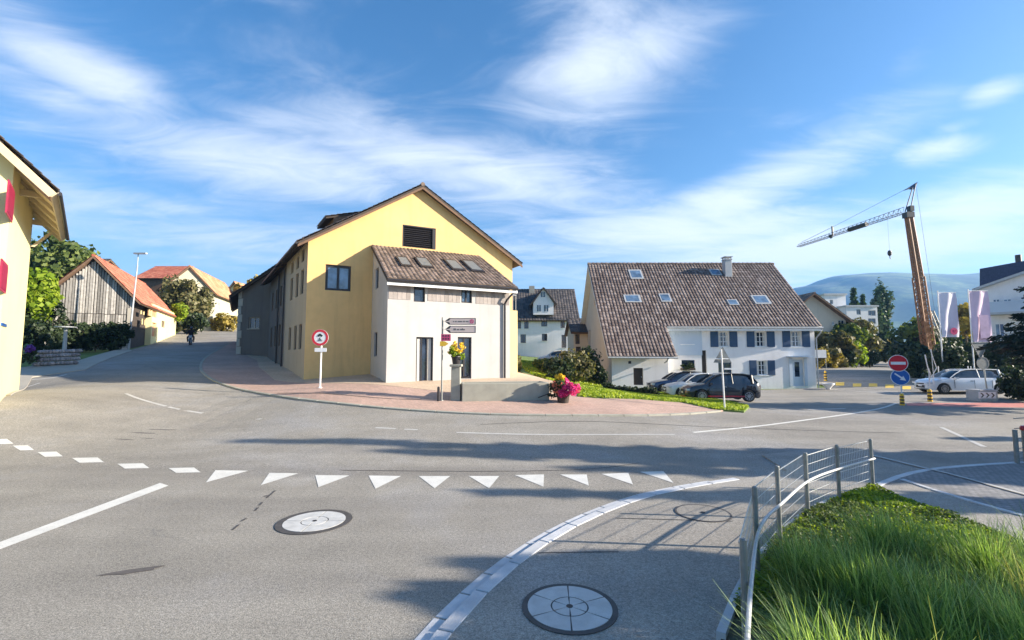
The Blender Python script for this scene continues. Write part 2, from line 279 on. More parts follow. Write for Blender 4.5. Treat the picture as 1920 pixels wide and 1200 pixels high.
# ------------------------------------------------------------------ object helpers
def V3(p): return Vector((float(p[0]), float(p[1]), float(p[2])))
class MB:
    def __init__(s): s.v = []; s.f = []; s.mi = []; s.cur = 0
    def add(s, vs_, fs):
        o = len(s.v); s.v += [tuple(map(float, p)) for p in vs_]
        for f in fs: s.f.append(tuple(i + o for i in f)); s.mi.append(s.cur)
        return s
    def poly(s, pts_): return s.add(pts_, [tuple(range(len(pts_)))])
    def hexa(s, c):   # 8 corners: bottom ring, top ring
        return s.add(c, [(3, 2, 1, 0), (4, 5, 6, 7), (0, 1, 5, 4), (1, 2, 6, 5), (2, 3, 7, 6), (3, 0, 4, 7)])
    def box(s, x0, x1, y0, y1, z0, z1):
        return s.hexa([(x0, y0, z0), (x1, y0, z0), (x1, y1, z0), (x0, y1, z0), (x0, y0, z1), (x1, y0, z1), (x1, y1, z1), (x0, y1, z1)])
    def prism(s, pl, z0, z1):
        n = len(pl)
        return s.add([(x, y, z0) for x, y in pl] + [(x, y, z1) for x, y in pl], [tuple(range(n - 1, -1, -1)), tuple(range(n, 2 * n))] + [(i, (i + 1) % n, n + (i + 1) % n, n + i) for i in range(n)])
    def fbox(s, fr, s0, s1, d0, d1, z0, z1):
        return s.hexa([fr.p(s0, d1, z0), fr.p(s1, d1, z0), fr.p(s1, d0, z0), fr.p(s0, d0, z0), fr.p(s0, d1, z1), fr.p(s1, d1, z1), fr.p(s1, d0, z1), fr.p(s0, d0, z1)])
    def fprism(s, fr, pl, d0, d1):   # polygon in the wall plane, extruded along the normal
        n = len(pl)
        return s.add([fr.p(a, d1, z) for a, z in pl] + [fr.p(a, d0, z) for a, z in pl], [tuple(range(n)), tuple(range(2 * n - 1, n - 1, -1))] + [((i + 1) % n, i, n + i, n + (i + 1) % n) for i in range(n)])
    def tube(s, p0, p1, r0, r1=None, n=8, caps=True):
        r1 = r0 if r1 is None else r1
        p0 = V3(p0); p1 = V3(p1); d = (p1 - p0)
        if d.length < 1e-6: return s
        d.normalize(); a = d.orthogonal().normalized(); b = d.cross(a)
        vs_ = []
        for p, r in ((p0, r0), (p1, r1)):
            for k in range(n):
                t = 2 * math.pi * k / n; vs_.append(p + a * (r * math.cos(t)) + b * (r * math.sin(t)))
        fs = [(k, (k + 1) % n, n + (k + 1) % n, n + k) for k in range(n)]
        if caps: fs += [tuple(range(n - 1, -1, -1)), tuple(range(n, 2 * n))]
        return s.add(vs_, fs)
    def path(s, ps, r, n=6):
        for a, b in zip(ps[:-1], ps[1:]): s.tube(a, b, r, None, n)
        return s
    def lathe(s, c, prof, n=16):
        vs_ = []
        for r, z in prof:
            for k in range(n):
                t = 2 * math.pi * k / n; vs_.append((c[0] + r * math.cos(t), c[1] + r * math.sin(t), c[2] + z))
        fs = []
        for j in range(len(prof) - 1):
            for k in range(n): fs.append((j * n + k, j * n + (k + 1) % n, (j + 1) * n + (k + 1) % n, (j + 1) * n + k))
        fs += [tuple(range(n - 1, -1, -1)), tuple(range((len(prof) - 1) * n, len(prof) * n))]
        return s.add(vs_, fs)
    def build(s, name, mat, parent=None, smooth=False, origin=None):
        o0 = Vector((0, 0, 0))
        if origin is not None: o0 = V3(origin)
        elif parent is not None: o0 = Vector(parent.get('_o', (0, 0, 0)))
        me = bpy.data.meshes.new(name)
        me.from_pydata([(v[0] - o0.x, v[1] - o0.y, v[2] - o0.z) for v in s.v], [], s.f)
        ms = mat if isinstance(mat, (list, tuple)) else [mat]
        for m in ms: me.materials.append(MT[m] if isinstance(m, str) else m)
        if len(ms) > 1: me.polygons.foreach_set('material_index', s.mi)
        if smooth: me.polygons.foreach_set('use_smooth', [True] * len(me.polygons))
        me.update()
        ob = bpy.data.objects.new(name, me); COL.objects.link(ob)
        if parent is not None: ob.parent = parent; ob['_o'] = (o0.x, o0.y, o0.z)
        else:
            ob.location = o0; ob['_o'] = (o0.x, o0.y, o0.z)
        return ob
def bevel(ob, wd, seg=2):
    m = ob.modifiers.new('bevel', 'BEVEL'); m.width = wd; m.segments = seg; m.limit_method = 'ANGLE'; return ob
def tag(o, label=None, cat=None, group=None, kind=None):
    if label: o['label'] = label
    if cat: o['category'] = cat
    if group: o['group'] = group
    if kind: o['kind'] = kind
    return o
def thing(name, label, cat, loc, group=None):
    o = bpy.data.objects.new(name, None); COL.objects.link(o); o.empty_display_size = .2
    o.location = V3(loc); o['_o'] = tuple(map(float, loc))
    return tag(o, label, cat, group)
def copy_tree(o, parent=None):
    c = o.copy(); COL.objects.link(c); c.parent = parent
    for ch in list(o.children): copy_tree(ch, c)
    return c
class Fr:
    """vertical plane frame: A to B, outward normal on the right-hand side when walking A to B seen from above"""
    def __init__(s, A, B, z=0.0):
        s.A = Vector((A[0], A[1])); s.B = Vector((B[0], B[1])); d = s.B - s.A; s.len = d.length; s.d = d / s.len
        s.n = Vector((s.d.y, -s.d.x)); s.z = z
    def p(s, a, d, z):
        q = s.A + s.d * a + s.n * d; return (q.x, q.y, s.z + z)
    def hit(s, u, v):
        r = ray(u, v); den = r[0] * s.n.x + r[1] * s.n.y
        t = (s.A.x * s.n.x + s.A.y * s.n.y) / den
        q = Vector((r[0] * t, r[1] * t)); return ((q - s.A).dot(s.d), 2.6 + r[2] * t - s.z)
    def rect(s, u0, v0, u1, v1):
        um, vm = (u0 + u1) / 2, (v0 + v1) / 2
        a = s.hit(u0, vm)[0]; b = s.hit(u1, vm)[0]; t = s.hit(um, v0)[1]; c = s.hit(um, v1)[1]
        return (min(a, b), c, max(a, b), t)
def wall_mesh(mb, fr, outline, holes, depth=.16):
    bm = bmesh.new(); bm.faces.new([bm.verts.new((a, 0, z)) for a, z in outline])
    def cut(co, no): bmesh.ops.bisect_plane(bm, geom=bm.verts[:] + bm.edges[:] + bm.faces[:], plane_co=co, plane_no=no)
    for (a0, z0, a1, z1) in holes:
        cut((a0, 0, 0), (1, 0, 0)); cut((a1, 0, 0), (1, 0, 0)); cut((0, 0, z0), (0, 0, 1)); cut((0, 0, z1), (0, 0, 1))
    kill = []
    for f in bm.faces:
        c = f.calc_center_median()
        if any(a0 < c.x < a1 and z0 < c.z < z1 for a0, z0, a1, z1 in holes): kill.append(f)
    bmesh.ops.delete(bm, geom=kill, context='FACES')
    bm.verts.index_update()
    mb.add([fr.p(v.co.x, 0, v.co.z) for v in bm.verts], [tuple(v.index for v in f.verts) for f in bm.faces]); bm.free()
    for (a0, z0, a1, z1) in holes:
        for (p, q) in (((a0, z0), (a1, z0)), ((a1, z0), (a1, z1)), ((a1, z1), (a0, z1)), ((a0, z1), (a0, z0))):
            mb.poly([fr.p(p[0], 0, p[1]), fr.p(q[0], 0, q[1]), fr.p(q[0], -depth, q[1]), fr.p(p[0], -depth, p[1])])
def window(parent, fr, rc, depth=.16, frame='whitep', glass='glass', bars=1, hbars=0, sill=None, shutters=None, fw=.06, name='window', shw=None, curtain=False):
    a0, z0, a1, z1 = rc; d = -depth
    mb = MB(); mb.fbox(fr, a0, a1, d - .02, d + .02, z0, z1); g = mb.build(name, glass, parent)
    f = MB()
    f.fbox(fr, a0, a1, d + .022, d + .065, z0, z0 + fw); f.fbox(fr, a0, a1, d + .022, d + .065, z1 - fw, z1)
    f.fbox(fr, a0, a0 + fw, d + .022, d + .065, z0 + fw, z1 - fw); f.fbox(fr, a1 - fw, a1, d + .022, d + .065, z0 + fw, z1 - fw)
    for k in range(bars):
        x = a0 + (a1 - a0) * (k + 1) / (bars + 1); f.fbox(fr, x - fw * .5, x + fw * .5, d + .022, d + .06, z0 + fw, z1 - fw)
    for k in range(hbars):
        z = z0 + (z1 - z0) * (k + 1) / (hbars + 1); f.fbox(fr, a0 + fw, a1 - fw, d + .022, d + .05, z - .018, z + .018)
    f.build('frame', frame, g)
    if curtain:
        c = MB(); h = (a1 - a0)
        for s0 in (a0 + fw, a1 - fw - h * .2): c.fbox(fr, s0, s0 + h * .2, d + .0205, d + .0225, z0 + fw, z1 - fw)
        c.build('curtain', 'curtain', g)
    if sill:
        s_ = MB(); s_.fbox(fr, a0 - .08, a1 + .08, -.02, .07, z0 - .07, z0 - .003); s_.build('sill', sill, g)
    if shutters:
        wd = shw or (a1 - a0) * .48
        for x0 in (a0 - wd - .02, a1 + .02):
            s_ = MB(); s_.fbox(fr, x0, x0 + wd, .012, .045, z0 - .03, z1 + .02)
            for zz in (z0, (z0 + z1) / 2 - .04, z1 - .07): s_.fbox(fr, x0 + .05, x0 + wd - .05, .045, .06, zz, zz + .07)
            nl = 16
            for k in range(nl):
                zz = z0 + .07 + (z1 - z0 - .14) * k / nl; s_.fbox(fr, x0 + .06, x0 + wd - .06, .045, .053, zz, zz + .022)
            s_.build('shutter', shutters, parent)
    return g
def tiles(mb, q, tw=.25, th=.34, cu=.035, thick=.03, rng=None, lift=.05):
    """individual clay tiles over the quad q = eave0, eave1, ridge1, ridge0"""
    rng = rng or random.Random(4); P0, P1, P2, P3 = [V3(p) for p in q]
    nrm = (P1 - P0).cross(P3 - P0).normalized()
    if nrm.z < 0: nrm = -nrm
    W = max((P1 - P0).length, (P2 - P3).length); H = ((P3 - P0).length + (P2 - P1).length) / 2
    nc = max(1, round(W / tw)); nr = max(1, round(H / th))
    for j in range(nr):
        t0 = j / nr; t1 = (j + 1.22) / nr
        off = .5 / nc if j % 2 else 0
        for i in range(nc):
            s0 = i / nc; s1 = (i + 1) / nc
            jt = rng.uniform(-.006, .006)
            vs_ = []
            for (t, hh) in ((t0, thick), (min(t1, 1.0), 0)):
                a = P0.lerp(P3, t); b = P1.lerp(P2, t)
                for k, c in enumerate((0, cu, cu * .8, 0)):
                    s_ = s0 + (s1 - s0) * k / 3
                    vs_.append(a.lerp(b, s_) + nrm * (lift + hh + c + jt))
            a = P0.lerp(P3, t0); b = P1.lerp(P2, t0)
            for k in range(4): vs_.append(a.lerp(b, s0 + (s1 - s0) * k / 3) + nrm * (lift - .01 + jt))
            mb.add(vs_, [(0, 1, 5, 4), (1, 2, 6, 5), (2, 3, 7, 6), (8, 9, 1, 0), (9, 10, 2, 1), (10, 11, 3, 2)])
def slab(mb, q, t=.14):
    Q = [V3(p) for p in q]; n = (Q[1] - Q[0]).cross(Q[3] - Q[0]).normalized()
    if n.z < 0: n = -n; Q = [Q[1], Q[0], Q[3], Q[2]]
    lo = [p - n * t for p in Q]; mb.hexa([*lo, *Q])
def roof(parent, quads, tile='tile_br', under='wood_b', tw=.25, th=.34, cu=.035, t=.14, ridge=None, gutter=None, name='roof'):
    mb = MB()
    for q in quads: slab(mb, q, t)
    mb.cur = 1
    for q in quads: tiles(mb, q, tw, th, cu)
    if ridge:
        a, b = V3(ridge[0]), V3(ridge[1]); n = max(1, int((b - a).length / .4))
        for k in range(n): mb.tube(a.lerp(b, k / n) + Vector((0, 0, .04)), a.lerp(b, (k + 1.08) / n) + Vector((0, 0, .03)), .13, .11, 8)
    r = mb.build(name, [under, tile], parent)
    if gutter:
        for q in quads[:gutter]:
            g = MB(); a, b = V3(q[0]), V3(q[1]); n = (a - V3(q[3])); n.z = 0; n.normalize()
            g.tube(a + n * .06 + Vector((0, 0, -.05)), b + n * .06 + Vector((0, 0, -.05)), .07, None, 8); g.build('gutter', 'dark', r)
    return r
def gable_quads(A, B, C, D, ze, zr, oe=.5, og=.4):
    """gable ends AB (front) and CD (back), eaves BC and DA"""
    A, B, C, D = [Vector((p[0], p[1])) for p in (A, B, C, D)]
    m0 = (A + B) / 2; m1 = (C + D) / 2; f = (m0 - m1).normalized()
    out = []
    for (p0, p1, sd) in ((A, D, 1), (B, C, -1)):
        l0 = (p0 - m0); w0 = l0.length; l0 /= w0; l1 = (p1 - m1).normalized(); sl_ = (zr - ze) / w0
        e0 = p0 + l0 * oe + f * og; e1 = p1 + l1 * oe - f * og; r0 = m0 + f * og; r1 = m1 - f * og
        ez = ze - sl_ * oe
        q = [(*e0, ez), (*e1, ez), (*r1, zr), (*r0, zr)]
        out.append(q)
    return out, ((*(m0 + f * og), zr), (*(m1 - f * og), zr))
def skylight(parent, q, s0, s1, t0, t1, glass='glass_sky', h=.16, open_=False, frame='greyp'):
    P0, P1, P2, P3 = [V3(p) for p in q]; n = (P1 - P0).cross(P3 - P0).normalized()
    if n.z < 0: n = -n
    def pt(s_, t_, k): return P0.lerp(P3, t_).lerp(P1.lerp(P2, t_), s_) + n * k
    mb = MB(); c = [(s0, t0), (s1, t0), (s1, t1), (s0, t1)]
    mb.hexa([pt(*x, 0) for x in c] + [pt(*x, h) for x in c]); f = mb.build('skylight', frame, parent)
    ds = (s1 - s0) * .12; dt = (t1 - t0) * .12
    c = [(s0 + ds, t0 + dt), (s1 - ds, t0 + dt), (s1 - ds, t1 - dt), (s0 + ds, t1 - dt)]
    mb = MB(); mb.hexa([pt(*x, h - .01) for x in c] + [pt(*x, h + .012) for x in c]); mb.build('pane', glass, f)
def roof_st(q, u, v):
    """roof parameters where a pixel's sight line meets the roof plane"""
    P0, P1, P2, P3 = [V3(p) for p in q]; n = (P1 - P0).cross(P3 - P0).normalized(); r = Vector(ray(u, v)); c = Vector((0, 0, 2.6))
    t = (P0 - c).dot(n) / r.dot(n); X = c + r * t
    tt = (X - P0).dot(P3 - P0) / (P3 - P0).length_squared if abs((P3 - P0).dot(P1 - P0)) < 1e-3 else None
    if tt is None:
        # solve bilinear by iteration
        s_, tt = .5, .5
        for _ in range(30):
            B0 = P0.lerp(P3, tt); B1 = P1.lerp(P2, tt); s_ = (X - B0).dot(B1 - B0) / (B1 - B0).length_squared
            C0 = P0.lerp(P1, s_); C1 = P3.lerp(P2, s_); tt = (X - C0).dot(C1 - C0) / (C1 - C0).length_squared
        return s_, tt
    B0 = P0.lerp(P3, tt); B1 = P1.lerp(P2, tt); return (X - B0).dot(B1 - B0) / (B1 - B0).length_squared, tt

# ------------------------------------------------------------------ draped sheets
GX = sorted(set(list(range(-62, 63)) + list(range(-162, 163, 5)))); GY = sorted(set(list(range(-12, 62)) + list(range(-12, 223, 5))))
def drape(name, poly, off, mat, parent=None, skirt=0.0, smooth=True):
    bm = bmesh.new(); bm.faces.new([bm.verts.new((float(p[0]), float(p[1]), 0)) for p in poly])
    xs = [p[0] for p in poly]; ys = [p[1] for p in poly]
    for g in GX:
        if min(xs) < g < max(xs): bmesh.ops.bisect_plane(bm, geom=bm.verts[:] + bm.edges[:] + bm.faces[:], plane_co=(g, 0, 0), plane_no=(1, 0, 0))
    for g in GY:
        if min(ys) < g < max(ys): bmesh.ops.bisect_plane(bm, geom=bm.verts[:] + bm.edges[:] + bm.faces[:], plane_co=(0, g, 0), plane_no=(0, 1, 0))
    bmesh.ops.triangulate(bm, faces=[f for f in bm.faces if len(f.verts) > 4])
    co = np.array([v.co[:] for v in bm.verts]); z = tzs(co[:, 0], co[:, 1]) + off
    for v, zz in zip(bm.verts, z): v.co.z = zz
    if skirt:
        ed = [e for e in bm.edges if e.is_boundary]
        r = bmesh.ops.extrude_edge_only(bm, edges=ed)
        for v in [g for g in r['geom'] if isinstance(g, bmesh.types.BMVert)]: v.co.z -= skirt
    bmesh.ops.recalc_face_normals(bm, faces=bm.faces[:])
    if bm.faces and sum(f.normal.z for f in bm.faces) < 0: bmesh.ops.reverse_faces(bm, faces=bm.faces[:])
    me = bpy.data.meshes.new(name); bm.to_mesh(me); bm.free(); me.materials.append(MT[mat])
    ob = bpy.data.objects.new(name, me); COL.objects.link(ob); ob['_o'] = (0, 0, 0)
    if parent is not None: ob.parent = parent
    return ob
def xy(p): return (float(p[0]), float(p[1]))
def G(u, v): return xy(gp(u, v))
def strip(pts_, wd, closed=False):
    """polygon of a ribbon of width wd round a ground polyline"""
    ps = [Vector(p) for p in pts_]; l = []; r = []
    for i, p in enumerate(ps):
        a = ps[max(0, i - 1)]; b = ps[min(len(ps) - 1, i + 1)]; d = (b - a).normalized(); n = Vector((-d.y, d.x))
        l.append(p + n * wd / 2); r.append(p - n * wd / 2)
    return [tuple(x) for x in l + r[::-1]]
def smooth_line(ps, k=6):
    ps = [Vector(p) for p in ps]; out = []
    for i in range(len(ps) - 1):
        p0 = ps[max(0, i - 1)]; p1 = ps[i]; p2 = ps[i + 1]; p3 = ps[min(len(ps) - 1, i + 2)]
        for j in range(k):
            t = j / k; out.append(.5 * ((2 * p1) + (p2 - p0) * t + (2 * p0 - 5 * p1 + 4 * p2 - p3) * t * t + (3 * p1 - p0 - 3 * p2 + p3) * t ** 3))
    out.append(ps[-1]); return [tuple(x) for x in out]

# ------------------------------------------------------------------ foliage
def quads_mesh(name, ctr, ax, ay, mat, parent=None, origin=(0, 0, 0)):
    n = len(ctr); o = np.array(origin)
    v = np.empty((n * 4, 3)); v[0::4] = ctr - ax - ay; v[1::4] = ctr + ax - ay * .6; v[2::4] = ctr + ax * .4 + ay; v[3::4] = ctr - ax * .8 + ay * .7
    v -= o
    me = bpy.data.meshes.new(name); me.vertices.add(n * 4); me.vertices.foreach_set('co', v.ravel())
    me.loops.add(n * 4); me.loops.foreach_set('vertex_index', np.arange(n * 4)); me.polygons.add(n)
    me.polygons.foreach_set('loop_start', np.arange(n) * 4); me.polygons.foreach_set('loop_total', np.full(n, 4)); me.update(calc_edges=True)
    me.materials.append(MT[mat]); ob = bpy.data.objects.new(name, me); COL.objects.link(ob)
    if parent is not None: ob.parent = parent
    else: ob.location = V3(origin)
    ob['_o'] = tuple(map(float, origin))
    return ob
def leaf_pts(rs, c, rad, n, clumps, csize=.33, shell=.55):
    cc = rs.normal(size=(clumps, 3)); cc /= np.linalg.norm(cc, axis=1)[:, None]; cc *= (rs.uniform(shell, 1.12, clumps) ** .8)[:, None] * (1 - csize * .6)
    cr = csize * rs.uniform(.4, 1.3, clumps)
    k = rs.integers(0, clumps, n)
    d = rs.normal(size=(n, 3)); d /= np.linalg.norm(d, axis=1)[:, None]
    p = cc[k] + d * (cr[k] * rs.uniform(.55, 1.08, n))[:, None]
    return np.array(c) + p * np.array(rad), d
def rand_axes(rs, d, n, size):
    nrm = d + rs.normal(size=(n, 3)) * .55; nrm /= np.linalg.norm(nrm, axis=1)[:, None]
    a = np.cross(nrm, rs.normal(size=(n, 3))); a /= np.linalg.norm(a, axis=1)[:, None]; b = np.cross(nrm, a)
    s_ = (size * rs.uniform(.6, 1.35, n))[:, None]
    return a * s_, b * s_ * .75
def tree(label, x, y, ztop, rx, h_crown, mat='leaf_g', n=3500, size=.16, seed=1, clumps=38, name='leafy_tree', cat='tree', group=None, trunk_r=.16, ry=None, csize=.33, z0=None, bare=.3):
    rs = np.random.default_rng(seed); g = tz(x, y) - .1 if z0 is None else z0
    t = thing(name, label, cat, (x, y, g), group)
    zc = ztop - h_crown / 2
    c, d = leaf_pts(rs, (x, y, zc), (rx, ry or rx, h_crown / 2), n, clumps, csize)
    ok = c[:, 2] > g + .05; c = c[ok]; d = d[ok]
    a, b = rand_axes(rs, d, len(c), size); quads_mesh('crown', c, a, b, mat, t, (x, y, g))
    mb = MB(); mb.tube((x, y, g - .1), (x + rs.normal() * .1, y, zc), trunk_r, trunk_r * .5, 9)
    for k in range(7):
        an = k * 2.4 + rs.uniform(0, .6); zz = g + (zc - g) * rs.uniform(.55, 1.0)
        mb.tube((x, y, zz), (x + math.cos(an) * rx * .6, y + math.sin(an) * rx * .6, zz + h_crown * rs.uniform(.12, .35)), trunk_r * .4, trunk_r * .12, 6)
    mb.build('trunk', 'bark', t, smooth=True)
    return t
def conifer(label, x, y, h, r, seed=1, mat='needle', z0=None, name='spruce_tree', group=None, dens=1.0, low=.04, size=.09, droop=.35):
    rs = np.random.default_rng(seed); g = tz(x, y) if z0 is None else z0
    t = thing(name, label, 'tree', (x, y, g), group)
    mb = MB(); mb.tube((x, y, g - .1), (x, y, g + h * .97), .02 * h + .04, .02, 8)
    C = []; D = []
    nl = int(h * 2.6)
    for j in range(nl):
        f = low + (1 - low) * j / nl; zz = g + h * f; rr = r * (1 - f) ** .85 * rs.uniform(.8, 1.12) + .08
        nb = int(7 + 5 * (1 - f))
        for k in range(nb):
            an = rs.uniform(0, 6.283); L_ = rr * rs.uniform(.7, 1.1); dz = -droop * L_ * rs.uniform(.6, 1.2)
            tip = np.array((x + math.cos(an) * L_, y + math.sin(an) * L_, zz + dz)); base = np.array((x, y, zz))
            if r > 1.2: mb.tube(base, tip, .025 + .012 * L_, .006, 4, False)
            m = max(4, int(26 * L_ * dens)); s_ = rs.uniform(.08, 1.05, m)[:, None]
            p = base + (tip - base) * s_; p[:, 2] += .12 * L_ * s_[:, 0] ** 2
            side = np.array((-math.sin(an), math.cos(an), 0)); p += side * (rs.normal(size=m) * (.17 * L_) * (1.15 - s_[:, 0]))[:, None]; p[:, 2] -= np.abs(rs.normal(size=m)) * .10
            C.append(p); D.append(np.tile((tip - base) / max(L_, .01), (m, 1)))
    c = np.concatenate(C); D = np.concatenate(D); n = len(c)
    a = D + rs.normal(size=(n, 3)) * .45; a /= np.linalg.norm(a, axis=1)[:, None]
    b = np.cross(a, rs.normal(size=(n, 3)) * .6 + np.array((0, 0, 1.0))); b /= np.linalg.norm(b, axis=1)[:, None] + 1e-9
    quads_mesh('needles', c, a * (size * 1.7), b * size * .55, mat, t, (x, y, g)); mb.build('trunk', 'bark', t)
    return t
def shrub(label, x, y, rx, ry, h, mat='leaf_g', n=1200, size=.08, seed=1, clumps=22, name='shrub', cat='shrub', group=None, z0=None):
    rs = np.random.default_rng(seed); g = tz(x, y) if z0 is None else z0
    t = thing(name, label, cat, (x, y, g), group)
    c, d = leaf_pts(rs, (x, y, g + h * .5), (rx, ry, h * .56), n, clumps, .38, .35); c[:, 2] = np.maximum(c[:, 2], g + .02)
    a, b = rand_axes(rs, d, n, size); quads_mesh('foliage', c, a, b, mat, t, (x, y, g))
    mb = MB()
    for k in range(5): mb.tube((x, y, g - .05), (x + rs.normal() * rx * .4, y + rs.normal() * ry * .4, g + h * .7), .03, .01, 5)
    mb.build('stem', 'bark', t); return t

# =================================================================== THE SETTING
def far_ground():
    xs = np.array(sorted(set(GX) | {-2900, -1500, -800, -400, -240, 240, 400, 800, 1500, 2900}), float)
    ys = np.array(sorted(set(GY) | {-2900, -800, -200, -60, 300, 450, 700, 1200, 2900}), float)
    XX, YY = np.meshgrid(xs, ys); z = tzs(XX.ravel(), YY.ravel()) - .09
    # land falls away gently beyond the village
    far = np.clip((np.hypot(XX.ravel(), YY.ravel()) - 230) / 800, 0, 1); z = z * (1 - far) - 4 * far
    nx, ny = len(xs), len(ys)
    mb = MB(); mb.v = list(zip(XX.ravel().tolist(), YY.ravel().tolist(), z.tolist()))
    mb.f = [(j * nx + i, j * nx + i + 1, (j + 1) * nx + i + 1, (j + 1) * nx + i) for j in range(ny - 1) for i in range(nx - 1)]
    mb.mi = [0] * len(mb.f)
    return tag(mb.build('ground', 'lawn'), kind='structure')
far_ground()
road = drape('road', [(-60, -11.5), (60, -11.5), (60, 39.5), G(1840, 727), G(1745, 708), G(1712, 690), xy(P(1675, 668, 85)), xy(P(1640, 660, 150)), xy(P(1628, 660, 150)), xy(P(1635, 668, 85)), G(1570, 683), (27.5, 50), (25, 40), (25, 36.5), (6.8, 34),
    (5, 26), (1.5, 21), (-8, 23.6), (-12.2, 25.6), (-16.5, 31.5), (-21, 38.3), (-24.2, 42), (-27.5, 52), (-40, 75), xy(P(440, 600, 100)), xy(P(380, 600, 96)), xy(P(352, 612, 75)), G(322, 630), G(247, 655), G(160, 688), G(60, 702), (-27, 26.5), (-60, 27)], 0.0, 'asphalt')
tag(road, kind='structure')

# pavements, paved forecourt and their kerb line on the house side
kerb_px = [(438, 641), (412, 655), (385, 672), (376, 690), (388, 706), (420, 722), (480, 737), (560, 749), (640, 758), (730, 767), (850, 775), (960, 779), (1080, 780), (1200, 780), (1290, 777), (1350, 772)]
KL = smooth_line([G(u, v) for u, v in kerb_px], 4)
inner = [G(1385, 768), G(1340, 764), G(1270, 750), G(1200, 745), G(1120, 743), (2.6, 21.6), (.6, 20.9), (-2.4, 20.9), (-4.2, 21.4), (-9, 22.6), (-12.5, 24.9), (-16.2, 30.2), (-19.2, 35.5), (-22.6, 39.5)]
p = drape('pavement', KL + inner, .05, 'pink', skirt=.14); tag(p, kind='structure')
# joint between red pavers and pale strip near the houses
p = drape('forecourt_paving', [(.6, 20.9), (2.6, 21.8), (3.6, 22.8), (3.4, 24.6), (1.2, 31.2), (0.2, 31.5), (-8, 27), (-11.3, 25.6), (-17.0, 34), (-20.0, 38.4), (-22.6, 39.5), *inner[::-1][1:7]], .06, 'peach', skirt=.16); tag(p, kind='structure')
# kerb stones along the pavement
kb = MB()
def kerb_stones(mb, line, w_, h0, h1, L_=1.0, gap=.012):
    acc = [0]
    for a, b in zip(line[:-1], line[1:]): acc.append(acc[-1] + math.dist(a, b))
    def at(s_):
        for i in range(len(acc) - 1):
            if s_ <= acc[i + 1] or i == len(acc) - 2:
                t = (s_ - acc[i]) / max(1e-6, acc[i + 1] - acc[i]); a = Vector(line[i]); b = Vector(line[i + 1]); return a.lerp(b, t), (b - a).normalized()
    n = max(1, int(acc[-1] / L_))
    for k in range(n):
        p0, d0 = at(acc[-1] * k / n + gap); p1, d1 = at(acc[-1] * (k + 1) / n - gap)
        n0 = Vector((-d0.y, d0.x)); n1 = Vector((-d1.y, d1.x)); c = []
        for (pp, nn) in ((p0, n0), (p1, n1)):
            c.append((pp - nn * w_ / 2, pp + nn * w_ / 2))
        q = [c[0][0], c[1][0], c[1][1], c[0][1]]
        g = [tz(x.x, x.y) for x in q]
        mb.hexa([(x.x, x.y, z + h0) for x, z in zip(q, g)] + [(x.x, x.y, z + h1) for x, z in zip(q, g)])
kerb_stones(kb, KL, .14, -.1, .062)
tag(bevel(kb.build('kerb', 'concrete'), .01, 1), kind='structure')

# near kerb: gutter course and raised kerb course, then the sidewalk
nk_px = [(700, 1290), (772, 1200), (850, 1120), (935, 1050), (1030, 991), (1120, 951), (1200, 925), (1290, 907), (1380, 893), (1450, 880)]
NK = smooth_line([G(u, v) for u, v in nk_px], 5)
def offset(line, d):
    out = []
    for i in range(len(line)):
        a = Vector(line[max(0, i - 1)]); b = Vector(line[min(len(line) - 1, i + 1)]); t = (b - a).normalized(); out.append(tuple(Vector(line[i]) + Vector((t.y, -t.x)) * d))
    return out
kb = MB(); kerb_stones(kb, offset(NK[:-8], .09), .15, -.1, .006, .5); kerb_stones(kb, offset(NK[:-6], .255), .16, -.1, .045, .75)
tag(bevel(kb.build('kerb', 'granite'), .008, 1), kind='structure')
inn = offset(NK, .335)
side = inn + [(6.6, 12.6), (8.3, 13.4), (12, 13.4), (20, 13.2), (30, 12.5), (30, -6), (-2.0, -6), (-2.0, 2.0)]
p = drape('sidewalk', side, .035, 'asphalt_side', skirt=.12); tag(p, kind='structure')

# planting bed
bed = [G(1352, 1215), G(1400, 1095), G(1450, 1030), G(1510, 975), G(1570, 945), G(1640, 921), G(1720, 955), G(1800, 985), G(1920, 1030), (9.6, 5.0), (8, 2.2), (1.7, 2.2)]
bedo = drape('planting_bed', bed, .075, 'soil', skirt=.1); tag(bedo, kind='structure')
kb = MB(); kerb_stones(kb, smooth_line(bed[:6], 4), .08, -.05, .13, .8); kerb_stones(kb, smooth_line(bed[5:9], 3), .07, -.05, .10, .8)
tag(kb.build('kerb', 'granite'), kind='structure')
# cobbled area at right with its border lines
cob = smooth_line([G(1645, 915), G(1700, 893), G(1760, 882), G(1840, 875), G(1960, 868)], 4) + [G(2100, 900), G(2100, 1010), G(1920, 972), G(1800, 938), G(1700, 905)]
tag(drape('cobbled_strip', cob, .042, 'cobble'), kind='structure')
mk = MB(); kerb_stones(mk, smooth_line([G(1640, 916), G(1700, 893), G(1760, 882), G(1840, 875), G(1960, 868)], 4), .12, 0, .055, .6)
kerb_stones(mk, smooth_line([G(1690, 902), G(1790, 935), G(1920, 972)], 4), .10, 0, .052, .6)
tag(mk.build('kerb', 'granite'), kind='structure')

